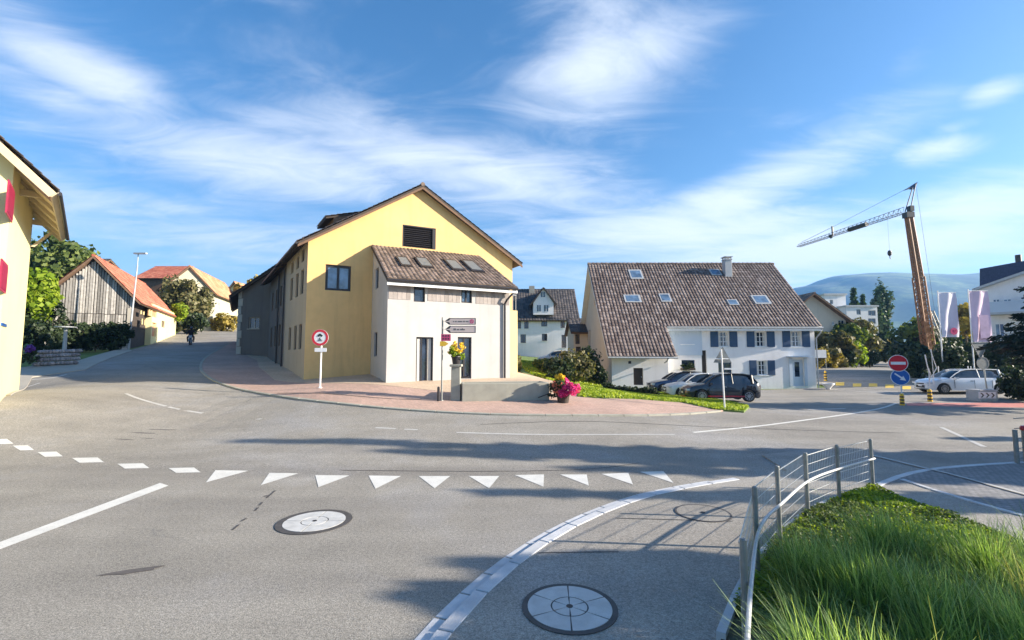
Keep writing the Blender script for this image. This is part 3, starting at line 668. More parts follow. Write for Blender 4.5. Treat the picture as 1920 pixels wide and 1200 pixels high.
# lawn strips
VG = [G(1080, 727), G(1150, 731), G(1230, 737), G(1290, 745), G(1345, 752), G(1405, 765), G(1395, 774), G(1340, 770), G(1280, 757), G(1200, 751), G(1120, 749), G(1083, 746)]
lw = drape('grass_verge', VG, .07, 'lawn', skirt=.15); tag(lw, kind='structure')
lw = drape('lawn', [(1.2, 31.4), (3.5, 25), (5, 26.5), (6.6, 31), (7.0, 37), (7.0, 60), (-3, 62)], .03, 'lawn'); tag(lw, kind='structure')
tag(drape('pale_pavement', [G(20, 742), G(60, 708), G(160, 694), G(247, 658), G(235, 652), G(150, 676), G(40, 690), (-30, 26), (-30, 18)], .04, 'lightpave', skirt=.12), kind='structure')

# ---------------- road markings (parts of the road)
def mark(name, poly, mat='white_mark', off=.006): return drape(name, poly, off, mat, road)
for tri in ([(386,905),(466,883),(404,882)], [(489,910),(559,888),(505,887)], [(597,914),(655,892),(591,891)], [(704,917),(752,893),(691,892)], [(815,916),(844,893),(785,893)], [(917,916),(936,893),(879,893)], [(1019,913),(1020,890),(965,891)], [(1104,911),(1100,890),(1050,890)], [(1187,909),(1178,887),(1128,889)], [(1263,906),(1244,884),(1200,885)]):
    mark('give_way_triangle', [G(*q) for q in tri])
for c in ((5,828),(44,840),(94,852),(165,863),(250,874),(346,882)):
    a = 20 if c[0] < 60 else (24 if c[0] < 130 else 30)
    mark('give_way_dash', [G(c[0] - a, c[1] - 4), G(c[0] + a - 12, c[1] - 5), G(c[0] + a, c[1] + 4), G(c[0] - a + 14, c[1] + 5)])
mark('centre_line', [G(-30, 1028), G(-30, 1042), G(316, 911), G(300, 906)])
def wline(px, wd=.11, name='edge_line', mat='white_mark', k=4): mark(name, strip(smooth_line([G(*q) for q in px], k), wd), mat)
wline([(60, 712), (100, 708), (125, 702)], .1); wline([(-40, 752), (20, 733), (75, 718)], .1, mat='worn_mark')
wline([(236, 738), (262, 748), (320, 764), (380, 775)], .12, 'edge_line', 'worn_mark'); wline([(430, 781), (490, 786)], .12, 'centre_line', 'worn_mark')
wline([(704, 802), (742, 804)], .12, 'centre_line', 'worn_mark'); wline([(758, 805), (783, 806)], .12, 'centre_line', 'worn_mark'); wline([(856, 811), (1020, 815), (1265, 815)], .12, 'edge_line', 'worn_mark')
wline([(1300, 811), (1440, 797), (1560, 781), (1650, 766), (1680, 756)], .14); wline([(1515, 768), (1585, 766)], .14)
wline([(1764, 801), (1795, 815), (1845, 838)], .14, 'edge_line', 'worn_mark')
for c in ((1575, 720), (1607, 722), (1637, 722), (1668, 724), (1700, 727)):
    mark('yellow_dash', [G(c[0] - 8, c[1] - 3), G(c[0] + 8, c[1] - 3), G(c[0] + 8, c[1] + 3), G(c[0] - 8, c[1] + 3)], 'yellow_mark')
mark('red_strip', [G(1700, 756), G(1960, 755), G(1960, 765), G(1700, 761)], 'red_mark')
p = drape('white_line', strip([G(1638, 858), G(1780, 893), G(1960, 943)], .09), .062, 'worn_mark'); tag(p, kind='structure')
# tar patches and cracks
def blob(u, v, a, b, rot=0, mat='stain', seed=1, name='tar_patch', par=None, off=.006):
    rg = random.Random(seed); c = G(u, v); ps = []
    for k in range(14):
        t = 2 * math.pi * k / 14; r = rg.uniform(.7, 1.15); x = a * r * math.cos(t); y = b * r * math.sin(t)
        ps.append((c[0] + x * math.cos(rot) - y * math.sin(rot), c[1] + x * math.sin(rot) + y * math.cos(rot)))
    return drape(name, ps, off, mat, par if par is not None else road)
blob(250, 1071, .34, .07, R(22)); blob(500, 930, .10, .03, R(60), seed=3); blob(268, 812, .5, .05, 0, seed=3); blob(310, 806, .5, .06, R(5), seed=4); blob(232, 824, .3, .05, 0, seed=6); blob(275, 822, .25, .04, 0, seed=9)
for k, (a, b) in enumerate((((436, 994), (448, 984)), ((452, 978), (462, 972)), ((478, 958), (484, 952)), ((486, 948), (492, 942)), ((500, 934), (516, 920)))):
    mark('tar_seam', strip([G(*a), G(*b)], .035), 'tar')
mark('tar_seam', strip(smooth_line([G(640, 882), G(900, 884), G(1100, 880), G(1200, 868)], 3), .03), 'tar')
mark('tar_seam', strip(smooth_line([G(900, 796), G(1100, 790), G(1300, 799), G(1480, 806), G(1690, 812)], 3), .04), 'tar')
mark('tar_seam', strip(smooth_line([G(520, 740), G(700, 748), G(790, 752)], 3), .05), 'tar', .062)
for a, b in (((1010, 1042), (1160, 1040)), ((1155, 976), (1375, 982))):
    drape('tar_seam', strip([G(*a), G(*b)], .02), .041, 'tar', [o for o in COL.objects if o.name == 'sidewalk'][0])

# ---------------- manhole covers
def manhole(label, u, v, r, ring=.11, off=.0, pale='concrete_pale', rot=0.0, segs=6, wedge_only=False):
    c = gp(u, v, off); z = c[2]
    t = thing('manhole_cover', label, 'manhole cover', (c[0], c[1], z), 'manhole covers')
    def flat(name, mat, faces, hz, th=.004):
        mb = MB()
        for pl in faces: mb.prism([(c[0] + x, c[1] + y) for x, y in pl], z + .003, z + hz)
        return mb.build(name, mat, t)
    def ringp(r0, r1, n=48, a0=0, a1=2 * math.pi):
        return [[(r0 * math.cos(a), r0 * math.sin(a)), (r1 * math.cos(a), r1 * math.sin(a)), (r1 * math.cos(b), r1 * math.sin(b)), (r0 * math.cos(b), r0 * math.sin(b))] for a, b in [(a0 + (a1 - a0) * k / n, a0 + (a1 - a0) * (k + 1) / n) for k in range(n)]]
    flat('seal_ring', 'tar', ringp(r - ring, r), .010)
    if wedge_only: flat('cover_plate', 'asphalt_side', [[(x, y) for x, y in [((r - ring) * math.cos(a), (r - ring) * math.sin(a)) for a in [2 * math.pi * k / 40 for k in range(40)]]]], .008)
    else:
        n = segs; gapa = .018
        sec = []
        for k in range(n):
            a0 = rot + 2 * math.pi * k / n; a1 = rot + 2 * math.pi * (k + 1) / n
            ri = (r - ring) * .43
            for (q0, q1) in ((.03, ri - .008), (ri + .008, r - ring - .004)):
                g0 = gapa / max(q1, .1)
                sec += ringp(q0, q1, 8, a0 + g0 * .5, a1 - g0 * .5)
        flat('base_plate', 'tar', [[((r - ring) * math.cos(a), (r - ring) * math.sin(a)) for a in [2 * math.pi * k / 40 for k in range(40)]]], .008)
        flat('cover_plate', pale, sec, .013)
    flat('lifting_hole', 'black', [[(.035 * math.cos(a), .035 * math.sin(a)) for a in [2 * math.pi * k / 12 for k in range(12)]]], .017)
    return t
MT['concrete_pale'] = simple('pale_concrete', (.50, .50, .48), .85, var=.16, scale=6, bmp=.3)
manhole('large round manhole cover divided into six pale wedges, in the shaded sidewalk', 1068, 1139, .49, .055, .036, rot=.45)
manhole('round manhole cover with a broken black ring in the sunlit road below the white triangles', 590, 978, .57, .10, 0, rot=math.pi / 2, segs=4)
manhole('faint asphalt-filled manhole cover on the sidewalk beside the mesh fence', 1318, 962, .44, .03, .036, wedge_only=True)

# =================================================================== BUILDINGS
def shell(parent, frames, mat, name='wall', depth=.16):
    mb = MB()
    for fr, outline, holes in frames: wall_mesh(mb, fr, outline, holes, depth)
    return mb.build(name, mat, parent)
def rectf(fr, z0, z1): return [(0, z0), (fr.len, z0), (fr.len, z1), (0, z1)]

# ---- yellow gabled house
YA, YB = (-11.05, 25.05), (0.02, 30.44)
dl = Vector((-.56, .83)).normalized(); YD = (YA[0] + dl.x * 7.2, YA[1] + dl.y * 7.2); YC = (YB[0] + dl.x * 7.2 + .9, YB[1] + dl.y * 7.2 + .3)
yh = thing('gabled_house', 'large yellow gabled house with dark window frames behind the off-white annex', 'house', (-5.5, 27.7, tz(-5.5, 27.7)))
fg = Fr(YA, YB); fl = Fr(YD, YA); frr = Fr(YB, YC)
ZE, ZR = 8.95, 12.75
ym = fg.len / 2
win = fg.rect(610, 497, 658, 545); louv = fg.rect(755, 425, 817, 465)
holes_side = []
for s0 in (1.0, 2.6, 4.5):
    a1 = fl.len - s0; holes_side += [(a1 - .85, 8.0 if s0 < 2 else 7.85, a1, 8.75 if s0 < 2 else 8.6)]
    holes_side += [(a1 - .85, 6.15, a1, 7.55), (a1 - .85, 3.05, a1, 4.45)]
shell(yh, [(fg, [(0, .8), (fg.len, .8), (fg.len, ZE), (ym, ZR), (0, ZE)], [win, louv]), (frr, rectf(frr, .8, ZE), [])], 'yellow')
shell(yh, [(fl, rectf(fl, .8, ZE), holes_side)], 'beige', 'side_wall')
window(yh, fg, win, frame='dark', glass='glass_sky', fw=.13)
for h in holes_side: window(yh, fl, h, frame='dark', bars=0)
mb = MB(); mb.fbox(fg, louv[0], louv[2], -.14, -.12, louv[1], louv[3])
n = 11
for k in range(n):
    z = louv[1] + (louv[3] - louv[1]) * k / n; mb.add([fg.p(louv[0] + .06, -.1, z + .085), fg.p(louv[2] - .06, -.1, z + .085), fg.p(louv[2] - .06, -.02, z + .01), fg.p(louv[0] + .06, -.02, z + .01), fg.p(louv[0] + .06, -.10, z + .07), fg.p(louv[2] - .06, -.10, z + .07)], [(0, 1, 2, 3), (3, 2, 5, 4)])
for a, b in ((louv[0], louv[0] + .06), (louv[2] - .2, louv[2])): mb.fbox(fg, a, b, -.12, .01, louv[1], louv[3])
mb.fbox(fg, louv[0], louv[2], -.12, .01, louv[3] - .06, louv[3] + .01); mb.build('louvre_vent', 'dark', yh)
qs, rg_ = gable_quads(YA, YB, YC, YD, ZE + .12, ZR + .18, .55, .35)
rf = roof(yh, qs, 'tile_br', 'wood_d', ridge=rg_, t=.12, gutter=1)
mb = MB()   # pale verge boards under the tiles along the gable
for s_, q in ((0, qs[0]), (1, qs[1])):
    e, r_ = V3(q[0]), V3(q[3]); off = Vector((fg.n.x, fg.n.y, 0)) * .012; dn = Vector((0, 0, -.26))
    mb.hexa([e + dn + off - off * 6, r_ + dn + off - off * 6, r_ + dn + off, e + dn + off, e - Vector((0, 0, .13)) - off * 5, r_ - Vector((0, 0, .13)) - off * 5, r_ - Vector((0, 0, .13)) + off, e - Vector((0, 0, .13)) + off])
mb.build('verge_board', 'wood_b', rf)
# dormer on the left slope
q = qs[0]
def onroof(q, s_, t_, h=0): P0, P1, P2, P3 = [V3(x) for x in q]; return P0.lerp(P3, t_).lerp(P1.lerp(P2, t_), s_) + Vector((0, 0, h))
mb = MB(); a = onroof(q, .34, .34); b = onroof(q, .70, .34); c = onroof(q, .70, .66); d = onroof(q, .34, .66); up = Vector((0, 0, .85))
zt = c.z + .12
mb.hexa([a - Vector((0, 0, .2)), b - Vector((0, 0, .2)), c - Vector((0, 0, .2)), d - Vector((0, 0, .2)), a + up, b + up, Vector((c.x, c.y, zt)), Vector((d.x, d.y, zt))]); dm = mb.build('dormer', 'wood_b', rf)
w_ = Vector((a - d).xy.normalized().to_3d())
mb = MB(); qd = [a + up + w_ * .45 + Vector((0, 0, .0)), b + up + w_ * .45, Vector((c.x, c.y, zt + .1)), Vector((d.x, d.y, zt + .1))]; slab(mb, qd, .1); mb.cur = 1; tiles(mb, qd); mb.build('dormer_roof', ['wood_d', 'tile_br'], dm)
mb = MB(); mb.tube(fl.p(.05, .12, 1.2), fl.p(.05, .12, ZE - .2), .05); mb.build('downpipe', 'dark', yh)
# pale yellow terrace block and its railing at the right
TA = (-2.0 + .45, 29.46 - .25); fr = Fr((-1.35, 28.9), (0.35, 29.75)); bk = Fr((0.35, 29.75), (0.0, 30.6)); bl = Fr((-1.75, 29.7), (-1.35, 28.9))
mb = MB(); mb.prism([tuple(fr.A), tuple(fr.B), (-.15, 30.6), (-1.9, 29.8)], 1.0, fr.hit(940, 581)[1]); tb = mb.build('terrace_block', 'yterr', yh)
zt = fr.hit(940, 581)[1]; mb = MB()
mb.fbox(fr, .05, fr.len - .05, -.10, -.06, zt + .98, zt + 1.02)
for k in range(9): mb.tube(fr.p(.08 + k * (fr.len - .16) / 8, -.08, zt), fr.p(.08 + k * (fr.len - .16) / 8, -.08, zt + 1.0), .014, None, 6)
mb.build('railing', 'greyp', tb)

# ---- off-white annex
AX = Vector((-6.0, 22.5)); dd = Vector((.899, .438)); bb = Vector((-.438, .899))
A2 = tuple(AX); B2 = tuple(AX + dd * 6.55); C2 = tuple(AX + dd * 6.55 + bb * 4.48); D2 = tuple(AX + bb * 4.48)
an = thing('house_annex', 'off-white two-storey annex with lean-to tiled roof and four roof windows', 'annex', (-3, 24, tz(-3, 24)))
f1 = Fr(A2, B2); f2 = Fr(D2, A2); f3 = Fr(B2, C2); zf, zb = 6.42, 8.85
hs = [f1.rect(776, 536, 797, 566), f1.rect(865, 538, 885, 568), f1.rect(780, 632, 812, 717), f1.rect(858, 632, 884, 710)]
h2 = [(1.0, 6.3, 1.9, 7.45), (1.0, 2.65, 1.9, 3.95)]
shell(an, [(f1, rectf(f1, .8, zf), hs), (f2, [(0, .8), (f2.len, .8), (f2.len, zf), (0, zb)], h2), (f3, [(0, .8), (f3.len, .8), (f3.len, zb), (0, zf)], [])], 'annex')
window(an, f1, hs[0], frame='dark', bars=0, fw=.07); window(an, f1, hs[1], frame='dark', bars=1, fw=.08, glass='glass_sky')
for h in h2: window(an, f2, h, frame='dark', bars=0)
g = window(an, f1, hs[2], frame='dark', bars=2, fw=.07, name='glazed_door', curtain=True); window(an, f1, hs[3], frame='dark', bars=1, fw=.08, name='glazed_door')
q = [(*(Vector(A2) - bb * .42 - dd * .12), zf - .10), (*(Vector(B2) - bb * .42 + dd * .25), zf - .10), (*(Vector(C2) + dd * .02), zb + .12), (*(Vector(D2) - dd * .12), zb + .12)]
ar = roof(an, [q], 'tile_br', 'wood_d', .23, .30, t=.12, gutter=1)
for (u0, u1, v0, v1) in ((741, 771, 485, 504), (775, 808, 486, 506), (830, 862, 490, 511), (862, 894, 491, 513)):
    s0, t1 = roof_st(q, u0, v0); s1, _ = roof_st(q, u1 - 11, v0); _, t0 = roof_st(q, u1 - 3, v1)
    skylight(ar, q, s0, s1, t0, t1, 'galv_dull', .17, frame='dark')
mb = MB(); e0 = V3(q[0]); e1 = V3(q[1]); nn = Vector((f1.n.x, f1.n.y, 0))
mb.hexa([e0 + Vector((0, 0, -.28)) - nn * .06, e1 + Vector((0, 0, -.28)) - nn * .06, e1 + Vector((0, 0, -.28)) + nn * .004, e0 + Vector((0, 0, -.28)) + nn * .004, e0 + Vector((0, 0, -.14)) - nn * .06, e1 + Vector((0, 0, -.14)) - nn * .06, e1 + Vector((0, 0, -.14)) + nn * .004, e0 + Vector((0, 0, -.14)) + nn * .004]); mb.build('fascia', 'whitep', ar)
mb = MB(); sp_ = f1.len - .35; mb.path([V3(q[1]) + Vector((-.1, 0, -.12)), f1.p(sp_ + .05, .25, zf - .75), f1.p(sp_, .09, zf - .95), f1.p(sp_, .09, 1.2)], .055, 8); mb.build('downpipe', 'dark', an)
mb = MB()   # wooden band of boards below the eave
nb = 30
MT['palewood'] = simple('pale_grey_boards', (.34, .30, .275), .85, var=.15, island=.18)
for k in range(nb + 1):
    a = .04 + (f1.len - .08) * k / nb; b = .04 + (f1.len - .08) * (k + 1) / nb - .012; z0 = zf - 1.0
    if k == nb or any(h[0] - .03 < b and a < h[2] + .03 for h in hs[:2]):
        if mb.v: mb.build('board_band', 'palewood', an)
        mb = MB(); continue
    mb.fbox(f1, a, b, .002, .018, z0, zf - .1)

# ---- grey terraced house joined behind the yellow one
D3 = (YA[0] + dl.x * 15.0, YA[1] + dl.y * 15.0); nrm_in = Vector((.83, .56))
g1 = Fr(D3, YD); gh = thing('terraced_house', 'shaded grey plaster house joined to the back of the yellow one', 'house', (-16, 35, tz(-17.3, 34.3)))
hl = [(a, z0, a + .8, z1) for a in (1.2, 3.2, 5.4) for z0, z1 in ((3.4, 4.9), (6.2, 7.6))]
C3 = (D3[0] + 10, D3[1] + 6.5); E3 = (YD[0] + 10, YD[1] + 5)
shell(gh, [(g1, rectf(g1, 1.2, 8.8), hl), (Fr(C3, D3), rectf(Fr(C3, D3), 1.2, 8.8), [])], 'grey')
for h in hl: window(gh, g1, h, frame='dark', bars=0)
q2 = [[(*(Vector(D3) - nrm_in * .6 + dl * .3), 8.45), (*(Vector(YD) - nrm_in * .6 + dl * .02), 8.55), (*(Vector(YD) + nrm_in * 5.8 + dl * .02), 12.45), (*(Vector(D3) + nrm_in * 5.8 + dl * .3), 12.4)]]
roof(gh, q2, 'tile_dk', 'wood_d', t=.14, gutter=1)
mb = MB(); mb.tube(g1.p(g1.len - 2.6, .1, 2), g1.p(g1.len - 2.6, .1, 8.5), .06); mb.build('downpipe', 'dark', gh)

# ---- dark old house further up the street
oh = thing('old_house', 'dark weathered house with broad overhanging roof at the bend of the street', 'house', (-20, 42, tz(-21, 38)))
OA, OB, OC, OD = (-22.6, 38.6), (-13.2, 36.6), (-19.5, 49), (-29.2, 50)
o1 = Fr(OA, OB); o2 = Fr(OD, OA); ow = o1.rect(466, 595, 486, 616)
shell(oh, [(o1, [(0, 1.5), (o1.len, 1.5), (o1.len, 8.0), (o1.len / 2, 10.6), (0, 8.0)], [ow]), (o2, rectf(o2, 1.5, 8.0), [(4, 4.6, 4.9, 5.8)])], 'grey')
window(oh, o1, ow, frame='dimw', sill='dimw'); window(oh, o2, (4, 4.6, 4.9, 5.8), frame='dark')
qs, rr = gable_quads(OA, OB, OC, OD, 8.1, 10.8, .9, .6); roof(oh, qs, 'tile_dk', 'wood_d', ridge=rr)
mb = MB()
for k in range(9): z = 2.2 + k * .66; mb.fbox(o1, -.02, .42 if k % 2 else .28, .004, .05, z, z + .62)
mb.build('corner_stone', 'dimw', oh)

# ---- white farmhouse with large roof
fx0, fx1 = 7.4, 23.85
fh = thing('farmhouse', 'long white farmhouse with blue shutters under a large weathered tile roof', 'farmhouse', (15, 40, tz(15, 37)))
m1 = Fr((11.6, 37), (fx1, 37)); mR = Fr((fx1, 37), (fx1, 48.2)); mL = Fr((fx0, 48.2), (fx0, 35.0)); c1 = Fr((fx0, 35.0), (11.6, 35.0)); c2 = Fr((11.6, 35.0), (11.6, 37))
RY, RZ = 42.6, 11.0
W = {k: m1.rect(*v) for k, v in dict(a=(1347, 622, 1367, 650), b=(1415, 622, 1437, 650), c=(1482, 621, 1503, 650), d=(1419, 676, 1439, 703), e=(1277, 631, 1300, 645), f=(1278, 675, 1303, 690), g=(1347, 680, 1372, 704), door=(1486, 674, 1508, 724), slot=(1316, 657, 1325, 706)).items()}
cw = c1.rect(1188, 690, 1206, 722); cv = c1.rect(1178, 677, 1184, 682)
shell(fh, [(m1, rectf(m1, -.2, 5.35), list(W.values())), (mR, [(0, -.2), (11.2, -.2), (11.2, 5.3), (5.6, RZ - .2), (0, 5.35)], []), (c1, rectf(c1, -.2, 3.35), [cw, cv]), (c2, [(0, -.2), (2, -.2), (2, 5.2), (0, 3.3)], [])], 'white')
hg = [(6.2, 7.2, 6.9, 8.8), (3.2, 3.6, 3.9, 5.2)]
shell(fh, [(mL, [(0, -.2), (13.2, -.2), (13.2, 3.35), (5.6, RZ - .2), (0, 5.3)], hg)], 'peachwall', 'gable_wall')
for h in hg: window(fh, mL, h, frame='dimw')
for k in 'abc': window(fh, m1, W[k], hbars=2, shutters='blue_sh', sill='whitep', shw=.62, curtain=True)
window(fh, m1, W['d'], hbars=2, shutters='blue_sh', sill='whitep', shw=.56, curtain=True)
window(fh, m1, W['e'], bars=1, sill='whitep'); window(fh, m1, W['f'], bars=0, frame='blue_sh'); window(fh, m1, W['g'], bars=1, frame='blue_sh')
mb = MB(); a0, z0, a1, z1 = W['slot']; mb.fbox(m1, a0, a1, -.18, -.14, z0, z1); mb.build('opening', 'wood_d', fh)
def door(parent, fr, rc, mat, light=None, depth=.16):
    a0, z0, a1, z1 = rc; mb = MB(); mb.fbox(fr, a0, a1, -depth - .03, -depth, z0, z1)
    w_, h_ = a1 - a0, z1 - z0
    for (x0, x1, y0, y1) in ((.12, .88, .06, .30), (.12, .88, .36, .92)):
        if light and y0 > .3: continue
        mb.fbox(fr, a0 + w_ * x0, a0 + w_ * x1, -depth, -depth + .02, z0 + h_ * y0, z0 + h_ * y1)
    d_ = mb.build('door', mat, parent)
    if light:
        m2 = MB(); m2.fbox(fr, a0 + w_ * .3, a0 + w_ * .7, -depth + .001, -depth + .012, z0 + h_ * .35, z0 + h_ * .9); m2.build('pane', light, d_)
    m3 = MB(); m3.fbox(fr, a0 + w_ * .84, a0 + w_ * .9, -depth, -depth + .06, z0 + h_ * .44, z0 + h_ * .50); m3.build('handle', 'galv', d_)
    return d_
door(fh, m1, W['door'], 'bluew', 'glass'); door(fh, c1, cw, 'wood_d')
mb = MB(); mb.fbox(c1, *cv[::2], -.16, -.1, cv[1], cv[3]); mb.build('vent', 'dark', fh)
mb = MB(); a0, z0, a1, z1 = W['door']; mb.fbox(m1, a0 - .45, a1 + .4, .01, .7, z1 + .18, z1 + .26); mb.fbox(m1, a0 - .25, a0 - .003, .004, .05, z0, z1 + .12); mb.fbox(m1, a1 + .003, a1 + .22, .004, .05, z0, z1 + .12); mb.build('door_surround', 'bluew', fh)
mb = MB(); mb.fbox(m1, .12, 3.35, .004, .03, 2.75, 4.85)
pn = mb.build('plaster_panel', 'bluew', fh)
pq = [[(6.95, 34.15, 2.62), (12.0, 34.15, 2.62), (12.0, 36.5, 4.97), (6.95, 36.5, 4.97)], [(6.95, 36.5, 4.97), (24.15, 36.5, 4.97), (24.0, RY, 11.08), (6.95, RY, 11.08)]]
back = [(24.1, 49, 4.4), (6.95, 49, 4.4), (6.95, RY, 11.08), (24.0, RY, 11.08)]
mb = MB()
for q in pq + [back]: slab(mb, q, .13)
mb.cur = 1
tiles(mb, pq[0], .27, .36, .045, .035); tiles(mb, pq[1], .27, .36, .045, .035, rng=random.Random(9))
for k in range(42): x = 6.95 + k * .406; mb.tube((x, RY, 11.16), (x + .44, RY, 11.14), .15, .13, 8)
fr_ = mb.build('roof', ['whitep', 'tile_fm'], fh)
mb = MB(); mb.fbox(m1, .05, fx1 - 11.6 + .3, .42, .53, 4.66, 4.86); mb.fbox(m1, .05, fx1 - 11.6 + .3, 0.003, .42, 4.74, 4.80); mb.build('fascia', 'whitep', fr_)
mb = MB(); mb.tube((12.05, 36.42, 4.92), (24.2, 36.42, 4.90), .07); mb.tube((6.95, 34.08, 2.58), (12.0, 34.08, 2.56), .07); mb.build('gutter', 'greyp', fr_)
mb = MB(); mb.path([(24.1, 36.45, 4.85), (24.1, 36.6, 4.55), (23.9, 36.88, 4.1), (23.9, 36.88, .2)], .05, 6); mb.path([(11.3, 34.1, 2.5), (11.3, 34.4, 2.3), (11.3, 34.9, 2.2)], .05, 6); mb.build('downpipe', 'greyp', fh)
qq = [pq[1][0], pq[1][1], pq[1][2], pq[1][3]]
for (u0, u1, v0, v1) in ((1180, 1204, 508, 525), (1170, 1201, 555, 569), (1237, 1257, 553, 568), (1331, 1350, 507, 518), (1364, 1383, 564, 574), (1411, 1441, 556, 572)):
    s0, t1 = roof_st(qq, u0, (v0 + v1) / 2); s1, _ = roof_st(qq, u1, (v0 + v1) / 2); _, t1 = roof_st(qq, u0, v0); _, t0 = roof_st(qq, u1, v1)
    skylight(fr_, qq, s0, s1, t0, t1, 'glass_sky', .15, frame='greyp')
mb = MB(); cx, cy = 19.2, 41.4
mb.box(cx - .31, cx + .31, cy - .31, cy + .31, 9.6, 11.22); mb.box(cx - .36, cx + .36, cy - .36, cy + .36, 11.22, 11.30); ch = mb.build('chimney', 'greyp', fr_)
mb = MB()
for sx in (-.25, .25):
    for sy in (-.25, .25): mb.box(cx + sx - .04, cx + sx + .04, cy + sy - .04, cy + sy + .04, 11.30, 11.48)
mb.box(cx - .38, cx + .38, cy - .38, cy + .38, 11.48, 11.54); mb.build('chimney_cap', 'greyp', ch)
bevel(ch, .02, 1)

# ---- generic background house
def gh_house(name, label, A, B, depth, z0, ze, zr, wall, tile, gable_front=True, oe=.5, og=.4, wins=(), side_wins=(), cat='house', frame='whitep', shutters=None, tw=.4, th=.5, dirn=None, under='wood_b', sill='whitep', side_wall=None):
    A = Vector(A); B = Vector(B); fr = Fr(A, B); bk = dirn if dirn is not None else -fr.n; bk = Vector(bk).normalized()
    C = B + bk * depth; D = A + bk * depth
    t = thing(name, label, cat, ((A.x + B.x) / 2, (A.y + B.y) / 2, z0))
    f2, f3, f4 = Fr(B, C), Fr(C, D), Fr(D, A)
    ws = [fr.rect(*x) if len(x) == 4 else x[1:] for x in wins]; sw = list(side_wins)
    if gable_front:
        go = lambda f: [(0, z0), (f.len, z0), (f.len, ze), (f.len / 2, zr), (0, ze)]
        fl_ = [(fr, go(fr), ws), (f3, go(f3), [])]; sd = [(f2, rectf(f2, z0, ze), [x[1:] for x in sw if x[0] == 'R']), (f4, rectf(f4, z0, ze), [x[1:] for x in sw if x[0] == 'L'])]
        qs, rr = gable_quads(A, B, C, D, ze + .1, zr + .15, oe, og)
    else:
        go = lambda f: [(0, z0), (f.len, z0), (f.len, ze), (f.len / 2, zr), (0, ze)]
        fl_ = [(fr, rectf(fr, z0, ze), ws), (f3, rectf(f3, z0, ze), [])]; sd = [(f2, go(f2), [x[1:] for x in sw if x[0] == 'R']), (f4, go(f4), [x[1:] for x in sw if x[0] == 'L'])]
        qs, rr = gable_quads(B, C, D, A, ze + .1, zr + .15, oe, og)
    if side_wall: shell(t, fl_, wall); shell(t, sd, side_wall, 'side_wall')
    else: shell(t, fl_ + sd, wall)
    for h in ws: window(t, fr, h, frame=frame, sill=sill, shutters=shutters, bars=1)
    for x in sw: window(t, f2 if x[0] == 'R' else f4, x[1:], frame=frame, sill=sill, bars=1)
    r = roof(t, qs, tile, under, tw, th, ridge=rr)
    return t, fr, qs, r

# ---- left cream house with crimson shutters
K = Vector((-22.4, 21.5)); kd = Vector((.67, -.745)).normalized(); kn = Vector((.745, .67)).normalized()
lA = K + kd * 7.6; lh = thing('cream_house', 'cream house with crimson shutters and deep boarded eaves at the street corner', 'house', (-20, 19, tz(-20, 19)))
l1 = Fr(lA, K); back_c = [K - kn * 9, lA - kn * 9]
shell(lh, [(l1, [(0, 0), (l1.len, 0), (l1.len, 9.75), (0, 9.75)], []), (Fr(K, back_c[0]), [(0, 0), (9, 0), (9, 9.5), (4.5, 14), (0, 9.5)], []), (Fr(back_c[1], lA), [(0, 0), (9, 0), (9, 9.5), (4.5, 14), (0, 9.5)], []), (Fr(back_c[0], back_c[1]), rectf(Fr(back_c[0], back_c[1]), 0, 9.5), [])], 'cream')
e_n = lA + kn * 1.12 + kd * .42; e_f = K + kn * 1.12 - kd * .5; q = [(*e_n, 8.42), (*e_f, 8.42), (*(e_f - kn * 6), 14.4), (*(e_n - kn * 6), 14.4)]
qb = [(*(e_f - kn * 12), 8.42), (*(e_n - kn * 12), 8.42), q[3], q[2]]
mb = MB(); slab(mb, q, .10); slab(mb, qb, .10); mb.cur = 1; tiles(mb, [tuple(V3(x) + Vector((0, 0, .10))) for x in q]); mb.cur = 2
U = [V3(x) for x in q]; un = (U[1] - U[0]).cross(U[3] - U[0]).normalized(); un = un if un.z > 0 else -un
for k in range(5):   # rafters under the eave
    a = U[0].lerp(U[1], (k + .5) / 5); b = a + (U[3] - U[0]) * .28; t_ = Vector((kd.x, kd.y, 0)) * .05
    mb.hexa([a - t_ - un * .22, a + t_ - un * .22, b + t_ - un * .22, b - t_ - un * .22, a - t_ - un * .103, a + t_ - un * .103, b + t_ - un * .103, b - t_ - un * .103])
mb.cur = 3
for (a, b) in ((U[0], U[3]), (U[1], U[2])):
    o_ = Vector((kd.x, kd.y, 0)) * (.04 if a is U[0] else -.04); mb.hexa([a - un * .26, b - un * .26, b - un * .26 + o_, a - un * .26 + o_, a - un * .02, b - un * .02, b - un * .02 + o_, a - un * .02 + o_])
o_ = Vector((kn.x, kn.y, 0)) * .04; mb.hexa([U[0] - un * .22, U[1] - un * .22, U[1] - un * .22 + o_, U[0] - un * .22 + o_, U[0] + un * .05, U[1] + un * .05, U[1] + un * .05 + o_, U[0] + un * .05 + o_])
lr = mb.build('roof', ['wood_c', 'tile_dk', 'wood_c2', 'wood_c2'], lh)
mb = MB(); mb.tube(tuple(U[0] + o_ * 2), tuple(U[1] + o_ * 2 - Vector((kd.x, kd.y, 0)) * .2), .075); mb.build('gutter', 'dark', lr)
mb = MB(); p0 = l1.p(l1.len - .25, 0, 9.0); p1 = l1.p(l1.len - .25, 1.3, 8.95)
mb.fbox(l1, 2.0, 2.18, 0.0, 1.02, 8.75, 8.97); mb.build('beam', 'wood_c2', lh); mb = MB(); mb.fbox(l1, l1.len - .32, l1.len - .14, 0.0, 1.02, 8.75, 8.97)
